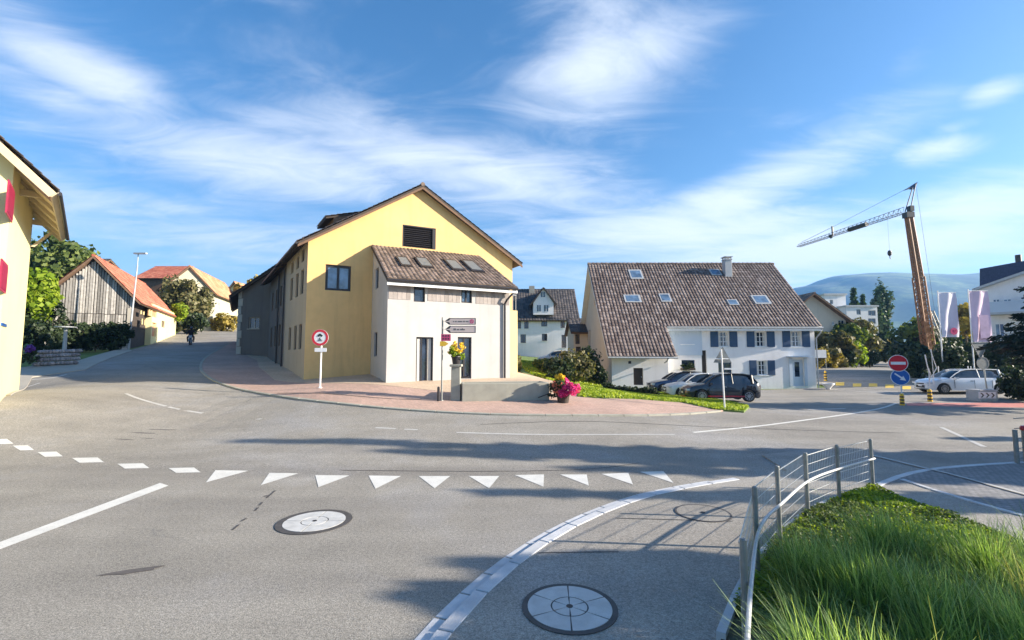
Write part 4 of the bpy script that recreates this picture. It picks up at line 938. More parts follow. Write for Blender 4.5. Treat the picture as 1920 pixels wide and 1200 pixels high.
mb.hexa([l1.p(l1.len - .3, .01, 7.7), l1.p(l1.len - .16, .01, 7.7), l1.p(l1.len - .16, .14, 7.7), l1.p(l1.len - .3, .14, 7.7), l1.p(l1.len - .3, .8, 8.74), l1.p(l1.len - .16, .8, 8.74), l1.p(l1.len - .16, .95, 8.74), l1.p(l1.len - .3, .95, 8.74)])
mb.build('beam', 'wood_c2', lh)
for (u0, v0, u1, v1) in ((9, 342, 22, 412), (-4, 488, 9, 548)):
    r = l1.rect(u0, v0, u1, v1); mb = MB(); mb.fbox(l1, r[0], r[2], .02, .06, r[1], r[3]); n = 22
    for k in range(n):
        z = r[1] + .08 + (r[3] - r[1] - .16) * k / n; mb.fbox(l1, r[0] + .08, r[2] - .08, .06, .075, z, z + .03)
    mb.build('shutter', 'red_sh', lh)
r = l1.rect(0, 606, 11, 612); mb = MB(); mb.fbox(l1, max(.05, r[0]), r[2], .01, .03, r[1], r[3]); mb.build('street_name_plate', 'sgn_blue', lh)

# ---- barn with weathered board gable
bd = Vector((-8, 16)).normalized()
barn, bfr, bq, br = gh_house('barn', 'old barn with weathered vertical board gable and red tiled roof', (-41.1, 41.3), (-35.75, 44), 18, 2.0, 8.35, 11.7, 'wood_d', 'tile_red', dirn=bd, oe=.7, og=.5, cat='barn')
mb = MB(); n = 30; rg = random.Random(7)
for k in range(n):
    a = bfr.len * k / n; b = bfr.len * (k + 1) / n - rg.uniform(.03, .085); m_ = (a + b) / 2
    zt = 8.35 + (11.7 - 8.35) * (1 - abs(m_ - bfr.len / 2) / (bfr.len / 2)) - .25
    zs = 6.6 + rg.uniform(-.03, .03)
    mb.fbox(bfr, a, b, .01, .035 + rg.uniform(0, .02), 3.6, zs - .05); mb.fbox(bfr, a, b, .02, .05 + rg.uniform(0, .02), zs, zt)
mb.build('board_cladding', 'wood_w', barn)
mb = MB(); mb.fbox(bfr, bfr.len - .35, bfr.len + .02, .02, .12, 2.0, 7.2); mb.fbox(bfr, -.02, bfr.len - .36, .01, .10, 2.0, 3.6); mb.build('plinth', 'dimw', barn)
bs = Fr((-35.75, 44), tuple(Vector((-35.75, 44)) + bd * 18)); off = 5.2
s1 = Fr(tuple(Vector((-35.75, 44)) + bd * off + bs.n * .5), tuple(Vector((-35.75, 44)) + bd * 18.3 + bs.n * .5))
fb = thing('stable_wing', 'sunlit cream stable front with orange shutters under the red barn roof', 'stable', (*s1.A, 3))
ws = [s1.rect(281, 582, 294, 594), s1.rect(266, 583, 271, 590), s1.rect(303, 602, 309, 614), s1.rect(268, 598, 273, 610)]; dr = s1.rect(285, 605, 293, 631)
shell(fb, [(s1, rectf(s1, 3, 8.2), ws + [dr]), (Fr(tuple(s1.A + Vector((-.6, -.3))), tuple(s1.A)), rectf(Fr(tuple(s1.A + Vector((-.6, -.3))), tuple(s1.A)), 3, 8.2), [])], 'cream')
for k, h in enumerate(ws): window(fb, s1, h, frame='wood_b' if k else 'tile_or', glass='glass' if k else 'tile_or')
door(fb, s1, dr, 'tile_or')
# ---- others on the left
gh_house('red_roof_house', 'distant house with a bright red roof above the barn ridge', xy(P(255, 540, 80)), xy(P(322, 540, 80)), 9, 6, P(0, 521, 80)[2], P(0, 501, 84)[2], 'wood_b', 'tile_red', gable_front=False)
gh_house('plastered_house', 'green-grey gabled house with sunlit orange tiled roof beyond the round tree', xy(P(302, 600, 66)), xy(P(398, 600, 70)), 16, 5.0, P(0, 545, 69)[2], P(0, 503, 69)[2] - .1, 'greenish', 'tile_or', dirn=(-.28, .96), oe=.6, wins=(), side_wins=(('R', 2, 7, 3, 8.4), ('R', 6, 7, 7, 8.4), ('R', 2, 9.8, 3, 11)))
sh = gh_house('solar_roof_house', 'dark-roofed house with a pale roof window behind the barn', xy(P(38, 540, 62)), xy(P(150, 540, 62)), 8, 5, P(0, 512, 62)[2], P(0, 489, 66)[2], 'dimw', 'tile_dk', gable_front=False)
mb = MB()
gh_house('far_white_house', 'small pale house far up the street', xy(P(420, 590, 96)), xy(P(455, 590, 96)), 8, 7, P(0, 552, 96)[2], P(0, 530, 96)[2], 'cream', 'tile_or', wins=((425, 560, 430, 568), (436, 560, 441, 568)))
skylight(sh[3], sh[2][0] if sh[2][0][0][1] < sh[2][1][0][1] else sh[2][1], .1, .45, .25, .8, 'greyp', .15)

# ---- white house behind the garden
wA, wB = xy(P(961, 660, 65)), xy(P(1086, 660, 65))
wh, wfr, wq, wr = gh_house('white_house', 'white two-storey house with dark hipped roof and gabled dormer behind the garden', wA, wB, 10, 1.5, P(0, 597, 65)[2], P(0, 543, 70)[2] - .2, 'white_b', 'tile_dk', gable_front=False, oe=.5, og=.1,
    wins=((970, 602, 977, 616), (983, 602, 991, 616), (1015, 600, 1026, 612), (1051, 601, 1059, 615), (976, 627, 986, 643), (1016, 626, 1026, 639), (1053, 628, 1062, 652)), frame='brown_sh')
dA, dB = xy(P(1000, 590, 64.6)), xy(P(1038, 590, 64.6)); df = Fr(dA, dB); dm = thing('dormer', '', '', (0, 0, 0)); bpy.data.objects.remove(dm)
mb = MB(); z0, z1, z2 = P(0, 590, 64.6)[2], P(0, 568, 64.6)[2], P(0, 541, 64.6)[2]
mb.fprism(df, [(0, z0), (df.len, z0), (df.len, z1), (df.len / 2, z2), (0, z1)], -4.5, 0); dm = mb.build('dormer', 'white_b', wr)
for r in ((1007, 572, 1014, 584), (1020, 572, 1028, 584), (1014, 548, 1022, 557)):
    h = df.rect(*r); mb = MB(); mb.fbox(df, h[0], h[2], .01, .04, h[1], h[3]); g = mb.build('window', 'glass', dm); mb = MB(); mb.fbox(df, h[0] - .06, h[2] + .06, .006, .03, h[1] - .1, h[1] - .01); mb.fbox(df, (h[0] + h[2]) / 2 - .03, (h[0] + h[2]) / 2 + .03, .03, .05, h[1], h[3]); mb.build('frame', 'whitep', g)
qq = []
for s_ in (0, 1):
    e = df.p(-.45 if s_ == 0 else df.len + .45, .35, z1 - .28); e2 = df.p(-.45 if s_ == 0 else df.len + .45, -4.6, z1 - .28); r0 = df.p(df.len / 2, .35, z2 + .12); r1 = df.p(df.len / 2, -4.6, z2 + .12)
    qq.append((e, e2, r1, r0))
mb = MB()
for q in qq: slab(mb, q, .1)
mb.cur = 1
for q in qq: tiles(mb, q, .35, .45)
mb.build('dormer_roof', ['wood_d', 'tile_dk'], dm)
mb = MB(); cxx = P(995, 0, 70); mb.box(cxx[0] - .4, cxx[0] + .4, 69.2, 70, 12.0, 13.2); mb.build('chimney', 'dimw', wr)
# shed between white house and farmhouse
sh_, sfr, sq, sr = gh_house('garden_shed', 'beige shed with dark timber openings beside the farmhouse gable', xy(P(1076, 690, 46)), xy(P(1116, 690, 46)), 5, 0, P(0, 622, 46)[2], P(0, 600, 47)[2], 'peachwall', 'tile_dk', gable_front=False, oe=.4, og=.3, wins=((1079, 627, 1087, 645), (1102, 630, 1112, 658), (1080, 650, 1089, 668)), frame='wood_d', sill=None)

# ---- right background
gh_house('peach_house', 'peach house with brown roof peeking over the farmhouse eave', xy(P(1462, 640, 60)), xy(P(1588, 640, 60)), 14, -1, P(0, 600, 60)[2], P(0, 553, 60)[2], 'peachwall', 'tile_br', wins=((1560, 603, 1565, 609), (1572, 600, 1584, 612)), side_wins=(), og=.8)
def flat_block(name, label, u0, u1, vt, Y, d, wall, wins=(), zb=0, cat='house'):
    a = xy(P(u0, 600, Y)); b = xy(P(u1, 600, Y)); fr = Fr(a, b); zt = P(0, vt, Y)[2]; t = thing(name, label, cat, ((a[0] + b[0]) / 2, Y, zb))
    C = (b[0], Y + d); D = (a[0], Y + d); ws = [fr.rect(*x) for x in wins]
    shell(t, [(fr, rectf(fr, zb, zt), ws), (Fr(b, C), rectf(Fr(b, C), zb, zt), []), (Fr(C, D), rectf(Fr(C, D), zb, zt), []), (Fr(D, a), rectf(Fr(D, a), zb, zt), [])], wall)
    for h in ws: window(t, fr, h, frame='greyp')
    mb = MB(); mb.box(a[0] - .2, b[0] + .2, Y - .2, Y + d + .2, zt - .02, zt + .25); mb.build('roof', 'greyp', t); return t, fr
flat_block('flat_roof_house', 'pale square block with flat roof rising above the peach house', 1548, 1588, 553, 84, 8, 'white', ((1556, 562, 1562, 570), (1570, 580, 1580, 592)))
flat_block('modern_house', 'wide white flat-roofed house between the conifer and the poplar', 1588, 1646, 575, 82, 9, 'white', ((1606, 580, 1614, 590), (1628, 582, 1642, 592), (1628, 597, 1642, 607)))
# white house with blue-clad attic at the right edge
bt = thing('clad_house', 'white house with dark blue clad attic at the right edge', 'house', (50, 45, .4))
bA, bB = xy(P(1824, 640, 44)), xy(P(2240, 640, 35)); bf = Fr(bA, bB); hz = lambda u, v: bf.hit(u, v)
pl = [hz(1824, 546), hz(1900, 520), hz(2000, 487), hz(2075, 520)]
mb = MB(); wl = [(hz(1824, 640)[0], -.2), (hz(2075, 640)[0], -.2)] + pl[::-1]; mb.fprism(bf, wl, -9, 0); mb.build('wall', 'white', bt)
mb = MB(); up_ = [hz(1836, 541), hz(1836, 503), hz(1925, 487), hz(2040, 470), hz(2040, 500), hz(1925, 508)]; mb.fprism(bf, up_[::-1], -8, -.4); mb.build('attic', 'tile_blue', bt)
mb = MB()
for p0, p1 in zip(pl[:-2], pl[1:-1]): mb.fprism(bf, [(p0[0], p0[1] - .05), (p1[0], p1[1] - .05), (p1[0], p1[1] + .18), (p0[0], p0[1] + .18)], -9, .5)
mb.build('roof_edge', 'greyp', bt)
mb = MB(); a = hz(1855, 588); mb.fbox(bf, a[0], bf.len, .01, 1.4, a[1] - .2, a[1]); mb.build('balcony', 'greyp', bt)
mb = MB(); mb.fbox(bf, a[0], bf.len, 1.34, 1.38, a[1], a[1] + .95); mb.build('balcony_panel', 'bluew', bt)
for r in ((1862, 562, 1876, 586), (1882, 562, 1898, 586), (1866, 608, 1884, 630)):
    h = bf.rect(*r); mb = MB(); mb.fbox(bf, h[0], h[2], .01, .03, h[1], h[3]); g = mb.build('window', 'glass_sky', bt); mb = MB()
    for x in (h[0], (h[0] + h[2]) / 2 - .03, h[2] - .06): mb.fbox(bf, x, x + .06, .03, .06, h[1], h[3])
    mb.build('frame', 'whitep', g)
mb = MB(); c = P(1909, 480, 50); mb.tube((c[0], 50, 11), (c[0], 50, P(0, 478, 50)[2]), .25); mb.build('flue', 'dark', bt)

# ---- hills
def hill_mat():
    m, nt, b = new_mat('wooded_hillside'); v = pos(nt)
    c = ramp(nt, noise(nt, v, .006, 8, .7, .4), [(.40, (.012, .030, .022)), (.52, (.03, .06, .035)), (.60, (.10, .15, .05)), (.66, (.16, .19, .08))])
    c = mixc(nt, 1.0, c, ramp(nt, noise(nt, v, .05, 5, .7), [(.3, (.6, .6, .6)), (.7, (1.4, 1.4, 1.4))]), 'MULTIPLY')
    L(nt, c, b.inputs['Base Color']); b.inputs['Roughness'].default_value = 1; return m
def hill(name, Y, prof, depth, seed, label=None):
    rs = random.Random(seed); n = len(prof); V = []; Fc = []; rows = 14; xs = []
    for i in range(121):
        t = i / 120; u = prof[0][0] + (prof[-1][0] - prof[0][0]) * t
        for a, b in zip(prof[:-1], prof[1:]):
            if a[0] <= u <= b[0]: k = (u - a[0]) / (b[0] - a[0]); k = k * k * (3 - 2 * k); v = a[1] + (b[1] - a[1]) * k; break
        xs.append(((u - 960) / F * Y, 2.6 + ray(u, v)[2] * Y))
    for j in range(rows):
        s_ = j / (rows - 1); pr = math.sin(s_ * math.pi * .5) ** .9
        for i, (x, z) in enumerate(xs):
            yy = Y - depth * (1 - s_); nn = math.sin(x * .006 + j * .9) * 10 + math.sin(x * .017 + j * 2.1) * 5
            V.append((x * (yy / Y) ** .35, yy + nn * 4 * (1 - s_), -15 + (z + 15) * pr + nn * (1 - s_) * s_ * 2.5))
    for j in range(rows - 1):
        for i in range(120): Fc.append((j * 121 + i, j * 121 + i + 1, (j + 1) * 121 + i + 1, (j + 1) * 121 + i))
    mb = MB(); mb.add(V, Fc); o = mb.build(name, MT.setdefault('hillside', hill_mat()), None, smooth=True); return tag(o, kind='structure')
hill('hills', 1900, [(900, 668), (1200, 640), (1400, 580), (1495, 541), (1560, 522), (1620, 518), (1700, 521), (1770, 523), (1830, 517), (1960, 510), (2200, 520), (2600, 600)], 900, 1)

# =================================================================== TREES AND PLANTS
# spruces right of the frame: the first reaches into the picture, all throw the long shadows across the junction
conifer('dark spruce whose drooping branches reach in at the right edge', 27.5, 22.8, 10.8, 4.0, 3, dens=1.2, low=.24, size=.10, group='tall spruces beside the junction')
for (x, y, h, r, sd) in ((20, 11.5, 10.5, 1.1, 5), (21.2, 10.6, 9.2, 1.6, 6), (22.5, 9.3, 7.8, 1.8, 7), (17.8, 7.6, 6.9, .8, 8), (25.5, 9.6, 7.4, 1.6, 9), (30, 13.6, 6.0, 1.9, 10)):
    conifer({5: 'slender spruce casting the longest shadow across the junction', 6: 'spruce beside the slender one, second from the street', 7: 'middle spruce of the row beside the junction', 8: 'smallest narrow spruce nearest the planting bed', 9: 'broad spruce farthest from the junction', 10: 'short wide spruce nearest the cobbled strip'}[sd], x, y, h, r * 1.15, sd, dens=1.3, size=.18, group='tall spruces beside the junction')
for (x, y, zt, rx, hc, n, sd) in ((13.0, 4.0, 5.3, .5, 1.7, 700, 11), (12.4, 3.1, 4.8, .6, 1.5, 900, 12), (16.2, 4.4, 6.1, .7, 1.6, 900, 14), (13.6, 5.0, 4.6, .45, 1.3, 500, 15)):
    tree({11: 'thin leafy tree in the middle of the group right of the bed', 12: 'lowest leafy tree right of the bed, nearest the camera', 14: 'tallest leafy tree right of the planting bed', 15: 'short leafy tree right of the bed, nearest the spruces'}[sd], x, y, zt, rx, hc, 'leaf_d', n, .12, sd, 22, group='small trees beyond the planting bed', trunk_r=.04)

# left side
tree('broad dark green tree rising behind the cream house eaves', -57.0, 58, P(0, 434, 58)[2], 4.4, 8.5, 'leaf_g', 5200, .27, 21, 46, ry=4)
tree('bright sunlit maple beside the cream house', -38.7, 37, P(0, 503, 37)[2], 2.0, 6.2, 'leaf_b', 5000, .19, 22, 40, csize=.36)
tree('round bushy tree between the barn and the plastered house', -46.8, 67, P(0, 518, 67)[2], 3.4, 7.6, 'leaf_o', 5200, .22, 23, 46, csize=.36)
shrub('glowing lime green bush at the stable corner', -42.6, 60, 1.1, 1.1, 2.6, 'leaf_b', 900, .14, 24, z0=tz(-42.6, 60) + 1.7)
shrub('dark bush at the foot of the round tree', -42.6, 62.5, 2.2, 1.5, 2.8, 'leaf_d', 1800, .16, 25)
shrub('yellowing bush at the verge of the far street', -43.4, 70, 2.4, 1.6, 2.6, 'leaf_y', 1800, .16, 26)
tree('golden green tree at the far end of the street above the old house', -47.5, 84, P(0, 512, 84)[2], 2.6, 7, 'leaf_y', 2200, .28, 27, 24)
shrub('low dark bush beside the far pale house', -46.2, 80, 1.6, 1.2, 2.4, 'leaf_d', 900, .18, 28)
hx = [P(120, 660, 39), P(150, 660, 39.6), P(178, 660, 40), P(205, 660, 40.6), P(226, 660, 41.2)]
for k, p_ in enumerate(hx): shrub(('leftmost dark hedge section behind the bird table', 'second hedge section from the left before the board gable', 'middle hedge section in front of the board gable', 'fourth hedge section, below the right half of the board gable', 'rightmost hedge section next to the street lamp')[k], p_[0], p_[1], 1.1, .8, P(0, 602 + k * 1.5, p_[1])[2] - tz(p_[0], p_[1]), 'leaf_d', 1700, .11, 40 + k, name='hedge_section', cat='hedge', group='hedge in front of the barn gable', clumps=30)
shrub('tall dark climbing shrub left of the board gable', *P(98, 640, 37)[:2], 1.3, 1.0, 3.9, 'leaf_d', 1800, .11, 51, name='climbing_shrub')
shrub('shaded garden shrub beside the cream house corner', *P(62, 650, 33.5)[:2], 1.7, 1.2, 3.0, 'leaf_d', 2000, .11, 52)

# garden between the yellow house and the farmhouse
for k, (u, v, Y, rx, h, m) in enumerate(((1045, 700, 31, 1.3, 1.7, 'leaf_d'), (1078, 700, 32, 1.5, 2.1, 'leaf_o'), (1100, 690, 35, 1.2, 2.7, 'leaf_d'), (1022, 690, 37, 1.1, 1.3, 'leaf_g'))):
    p_ = P(u, v, Y); shrub(('dark garden shrub behind the petunia barrel', 'olive garden shrub with pale tips before the shed', 'tall dark shrub against the farmhouse gable', 'small green bush on the garden lawn')[k], p_[0], p_[1], rx, .9, P(0, (672, 655, 650, 672)[k], Y)[2] - tz(p_[0], p_[1]), m, 1900, .10, 60 + k)
p_ = P(1126, 720, 34.2); shrub('narrow dark conical shrub at the farmhouse corner', p_[0], p_[1], .5, .5, P(0, 684, 34)[2] - tz(p_[0], p_[1]), 'leaf_d', 1300, .08, 66)
p_ = P(970, 680, 33); shrub('brown green bush beside the yellow terrace wall', p_[0], p_[1], .35, .5, 1.3, 'leaf_o', 700, .07, 67)
for k in range(6):
    p_ = P(1140 + k * 17, 727, 31 - k * .5); shrub(('first low hedge bush, right beside the conical shrub', 'second low hedge bush right of the conical shrub', 'third low hedge bush below the catslide wall', 'fourth low hedge bush before the small dark door', 'fifth low hedge bush right below the dark door', 'last low hedge bush, next to the dark blue car')[k], p_[0], p_[1], .45, .35, .55, 'leaf_d', 600, .06, 70 + k, name='hedge_section', cat='hedge', group='low hedge below the farmhouse')
p_ = P(1291, 690, 36.6); t = thing('hanging_basket', 'dark flower basket below the blue window sill', 'flower box', (p_[0], 36.75, 1.75))
rs = np.random.default_rng(8); c, d = leaf_pts(rs, (p_[0], 36.62, 1.85), (.62, .25, .3), 700, 12); a, b = rand_axes(rs, d, len(c), .07); quads_mesh('foliage', c, a, b, 'leaf_d', t, (p_[0], 36.75, 1.75))
mb = MB(); mb.box(p_[0] - .5, p_[0] + .5, 36.5, 36.98, 1.6, 1.78); mb.build('box', 'wood_d', t)

# right background trees
spec = [('olive green tree left of the far street', 1558, 56, 617, 2.6, 5.0, 'leaf_o', 3400), ('pale green tree behind the sunlit shrubs', 1612, 66, 596, 2.8, 6.2, 'leaf_o', 3000), ('green bushy tree beside the peach house', 1583, 60, 603, 2.3, 5.5, 'leaf_g', 3000),
        ('dark tree with hanging branches at the mouth of the far street', 1632, 70, 628, 2.6, 4.5, 'leaf_d', 2600), ('green tree just behind the crane mast', 1716, 68, 592, 2.9, 6.4, 'leaf_g', 3800), ('dark green tree right of the crane mast', 1760, 69, 604, 2.4, 6.6, 'leaf_blue', 2800),
        ('shaded tree at the right verge of the far street', 1703, 46, 640, 1.8, 3.2, 'leaf_d', 2200), ('golden yellow tree glowing at the bend of the far street', 1656, 84, 634, 1.9, 4.2, 'leaf_y', 1500), ('dark bush by the far street bend', 1676, 90, 640, 2.2, 4, 'leaf_d', 1400), ('pale far tree behind the banners', 1800, 75, 575, 3.5, 7, 'leaf_blue', 2000), ('small yellowish tree between the banners', 1812, 58, 572, 1.6, 4, 'leaf_y', 1200)]
for k, (lb, u, Y, vt, rx, hc, m, n) in enumerate(spec): tree(lb, (u - 960) / F * Y, Y, P(0, vt, Y)[2], rx, hc, m, n, .17 + Y * .0012, 80 + k, 34)
tree('tall slender poplar right of the white modern house', (1656 - 960) / F * 88, 88, P(0, 535, 88)[2], 1.75, 12.5, 'leaf_blue', 4200, .26, 95, 46, name='poplar_tree', csize=.42)
conifer('small dark conifer between the white block and the modern house', (1606 - 960) / F * 92, 92, P(0, 538, 92)[2] - tz(67, 92), 2.2, 96, mat='leaf_blue', size=.3, dens=.6)
conifer('thin conifer tip above the modern house roof', (1622 - 960) / F * 94, 94, P(0, 551, 94)[2] - tz(70, 94), 1.6, 97, mat='leaf_blue', size=.3, dens=.6)
shrub('bright lime shrub in the sun by the far street', (1603 - 960) / F * 56, 56, 1.3, 1.0, 2.7, 'leaf_b', 1500, .13, 98)
shrub('yellow green shrub behind the white notice board', (1537 - 960) / F * 53, 53, .9, .8, 2.3, 'leaf_y', 900, .11, 99)
shrub('dark shaded shrub beside the lime shrub', (1584 - 960) / F * 55, 55, 1.4, .9, 2.0, 'leaf_d', 1500, .12, 100)
shrub('reddish brown shrub on the corner by the far street', (1565 - 960) / F * 54, 54, 1.0, .8, 1.8, 'leaf_y', 1000, .11, 101)
shrub('round dark shrub at the left verge of the far street', (1628 - 960) / F * 60, 60, 1.5, 1.0, 2.3, 'leaf_d', 1500, .12, 102)
for k, (u, Y, vt, rx) in enumerate(((1768, 36.5, 642, 1.35), (1800, 37.5, 636, 1.6), (1848, 38, 634, 1.8), (1890, 38.5, 636, 1.8), (1872, 33.5, 690, 1.5))):
    x = (u - 960) / F * Y; shrub(('dense dark yew above the bonnet of the white car', 'tallest dark yew below the white banner', 'broad dark yew behind the tail of the white car')[k] if k < 3 else ('dark yew bush below the banners at the right edge' if k == 3 else 'low dark yew spreading behind the chevron planter'), x, Y, rx, 1.3, P(0, vt, Y)[2] - tz(x, Y), 'leaf_d', 3600, .10, 110 + k, name='yew_shrub', group='yews behind the parked white car' if k < 3 else None, clumps=34)
for k, (u, Y, vt, rx) in enumerate(((1900, 27.5, 690, 1.1), (1925, 26.5, 700, 1.2), (1712, 42, 660, 1.2))):
    x = (u - 960) / F * Y; shrub(('spreading dark juniper at the right edge behind the planter', 'dark juniper cut by the right edge of the picture', 'shaded bush at the kerb right of the blue arrow sign')[k], x, Y, rx, 1.0, P(0, vt, Y)[2] - tz(x, Y), 'leaf_d', 2600, .08, 120 + k, name='juniper_shrub' if k < 2 else 'shrub', clumps=30)

# ---- the planting bed: tall grasses, low ground cover
def blades(name, n, area, h, lean, mat, seed, label=None, wd=.006, z0=.08, kind='stuff', seg=5, lay=0.0):
    rs = np.random.default_rng(seed); P_ = []
    poly = [Vector(p) for p in area]; xs = [p.x for p in poly]; ys = [p.y for p in poly]
    def inside(x, y):
        c = False; j = len(poly) - 1
        for i in range(len(poly)):
            if (poly[i].y > y) != (poly[j].y > y) and x < (poly[j].x - poly[i].x) * (y - poly[i].y) / (poly[j].y - poly[i].y) + poly[i].x: c = not c
            j = i
        return c
    while len(P_) < n:
        x, y = rs.uniform(min(xs), max(xs)), rs.uniform(min(ys), max(ys))
        if inside(x, y): P_.append((x, y))
    P_ = np.array(P_)
    # gather blades into tufts
    k = max(8, n // 160); ci = rs.integers(0, n, k); cen = P_[ci]; own = rs.integers(0, k, n); mixf = rs.uniform(0, 1, n)[:, None]
    tuft = cen[own] + rs.normal(size=(n, 2)) * .07; base = np.where(mixf < .75, tuft, P_)
    an = rs.uniform(0, 6.283, n); H = h * rs.uniform(.55, 1.12, n) * (1 + .25 * np.sin(base[:, 0] * 3.1 + base[:, 1] * 2.3)); le = lean * rs.uniform(.2, 1.4, n)
    out = (base - cen[own]); out /= (np.linalg.norm(out, axis=1)[:, None] + .02)
    dx = np.cos(an) * .6 + out[:, 0] * .8 - .45; dy = np.sin(an) * .6 + out[:, 1] * .8 - .1; nn = np.hypot(dx, dy) + 1e-6; dx /= nn; dy /= nn
    wv = wd * rs.uniform(.6, 1.4, n)
    V = np.empty((n, (seg + 1) * 2, 3)); px, py = -dy, dx
    g = z0
    for s_ in range(seg + 1):
        t = s_ / seg; r = le * t ** 2; zz = g + H * (t - .35 * (le / np.maximum(H, .01)) * t ** 2.2 - lay * t ** 3); ww = wv * (1 - t ** 1.5 * .92)
        cx = base[:, 0] + dx * r; cy = base[:, 1] + dy * r
        V[:, s_ * 2] = np.stack([cx - px * ww, cy - py * ww, zz], 1); V[:, s_ * 2 + 1] = np.stack([cx + px * ww, cy + py * ww, zz], 1)
    nv = (seg + 1) * 2; off = np.arange(n)[:, None] * nv
    q = np.concatenate([np.stack([off[:, 0] + 2 * s_, off[:, 0] + 2 * s_ + 1, off[:, 0] + 2 * s_ + 3, off[:, 0] + 2 * s_ + 2], 1) for s_ in range(seg)])
    me = bpy.data.meshes.new(name); me.vertices.add(n * nv); me.vertices.foreach_set('co', V.ravel()); nq = len(q)
    me.loops.add(nq * 4); me.loops.foreach_set('vertex_index', q.ravel()); me.polygons.add(nq); me.polygons.foreach_set('loop_start', np.arange(nq) * 4); me.polygons.foreach_set('loop_total', np.full(nq, 4)); me.update(calc_edges=True)
    me.materials.append(MT[mat]); o = bpy.data.objects.new(name, me); COL.objects.link(o)
    return tag(o, label, None, None, kind)
gA = [(1.75, 2.6), (1.95, 3.4), (2.35, 4.3), (2.95, 5.2), (3.9, 5.85), (5.6, 5.9), (7.6, 5.2), (8.6, 4.4), (8.2, 2.4)]
tag(blades('tall_grass', 27000, gA, .72, .42, 'grassb', 5, wd=.0062), 'dense tall green ornamental grass filling the planting bed', 'grass')
tag(blades('grass_stalks', 900, gA, .86, .42, 'grass_dry', 6, wd=.0045), 'pale seed stalks rising from the tall grass in the planting bed', 'grass')
rs = np.random.default_rng(77); bp = [Vector(p) for p in bed]
def in_poly(x, y, poly):
    c = False; j = len(poly) - 1
    for i in range(len(poly)):
        if (poly[i][1] > y) != (poly[j][1] > y) and x < (poly[j][0] - poly[i][0]) * (y - poly[i][1]) / (poly[j][1] - poly[i][1]) + poly[i][0]: c = not c
        j = i
    return c
gc = []
while len(gc) < 60000:
    x, y = rs.uniform(2.2, 9.5), rs.uniform(4.6, 9.3)
    if in_poly(x, y, bed) and not (in_poly(x, y, gA) and rs.uniform() < .8): gc.append((x, y))
gc = np.array(gc); hh = .03 + .07 * (np.sin(gc[:, 0] * 2.7 + 1) * np.cos(gc[:, 1] * 3.3) * .5 + .5) + .02 * np.sin(gc[:, 0] * 9) * np.sin(gc[:, 1] * 8)
ctr = np.column_stack([gc, .08 + hh * rs.uniform(.2, 1.15, len(gc))]); dd_ = np.tile((0, 0, 1.0), (len(gc), 1)); a, b = rand_axes(rs, dd_, len(gc), .019)
sel = (np.sin(gc[:, 0] * 1.9 + 2.2) + np.cos(gc[:, 1] * 2.9 + gc[:, 0]) + rs.normal(size=len(gc)) * .6) > .25
o = quads_mesh('ground_cover', ctr[~sel], a[~sel], b[~sel], 'leaf_g'); tag(o, 'low olive green ground cover creeping over the bed behind the tall grass', 'ground cover', None, 'stuff')
o = quads_mesh('ground_cover', ctr[sel], a[sel], b[sel], 'leaf_b'); tag(o, 'bright yellow green patches of ground cover in the planting bed', 'ground cover', None, 'stuff')
# turf on the visible verges
vg = VG
def turf(name, poly, n, h, label, mat='turf'):
    rs = np.random.default_rng(9); xs = [p[0] for p in poly]; ys = [p[1] for p in poly]; pp = []
    while len(pp) < n:
        x, y = rs.uniform(min(xs), max(xs)), rs.uniform(min(ys), max(ys))
        if in_poly(x, y, poly): pp.append((x, y))
    pp = np.array(pp); z = tzs(pp[:, 0], pp[:, 1]) + .07 + h * .3; dd_ = rs.normal(size=(n, 3)) * .5; dd_[:, 1] -= 1; a, b = rand_axes(rs, dd_, n, h * .6)
    b[:, 2] = np.abs(b[:, 2]) + h * .3
    o = quads_mesh(name, np.column_stack([pp, z]), a, b, mat); return tag(o, label, 'grass', None, 'stuff')
turf('grass', vg, 15000, .085, 'sunlit yellow green grass on the verge below the farmhouse')
turf('grass', [(1.6, 31.5), (3.6, 26), (5, 27.5), (6.5, 31), (6.8, 37), (6.8, 52), (0, 52)], 7000, .14, 'bright green grass of the garden in front of the white house')

# =================================================================== OBJECTS
# ---- wire mesh fence along the planting bed
posts = [((1384, 1012), (1402, 1240)), ((1405, 914), (1422, 1095)), ((1454, 875), (1464, 1035)), ((1507, 850), (1516, 978)), ((1566, 835), (1575, 948)), ((1632, 824), (1638, 924))]
fn = thing('mesh_fence', 'galvanised wire mesh fence with round posts and a middle rail along the planting bed', 'fence', (*gp(*posts[2][1])[:2], 0))
pb = []
for k, (t_, b_) in enumerate(posts):
    g = gp(b_[0], b_[1]); top = P(t_[0], t_[1], g[1]); pb.append((g[0], g[1], max(.95, min(1.18, top[2]))))
pb[0] = (pb[0][0], pb[0][1], P(1384, 1012, pb[0][1])[2])
for x, y, h in pb:
    mb = MB(); mb.tube((x, y, 0), (x, y, h), .029, None, 12); mb.tube((x, y, h), (x, y, h + .012), .031, .02, 12); mb.build('post', 'galv_dull', fn)
rail = [(x, y, h * .60) for x, y, h in pb]
rl = MB(); ly = 2.55; lead = (float(ray(1366, 1240)[0]) * ly, ly, 0); sm = smooth_line([(lead[0], lead[1])] + [(r[0], r[1]) for r in rail], 10); MT['rail_steel'] = simple('worn_rail_steel', (.50, .51, .50), .6, .3, .15, 12, .1)
cen = Vector((3.4, 4.0)); pts3 = []
so_ = offset(sm, .05)
for i, (x, y) in enumerate(so_): pts3.append((x, y, .655))
rl.path(pts3, .019, 10); rl.build('rail', 'rail_steel', fn, smooth=False)
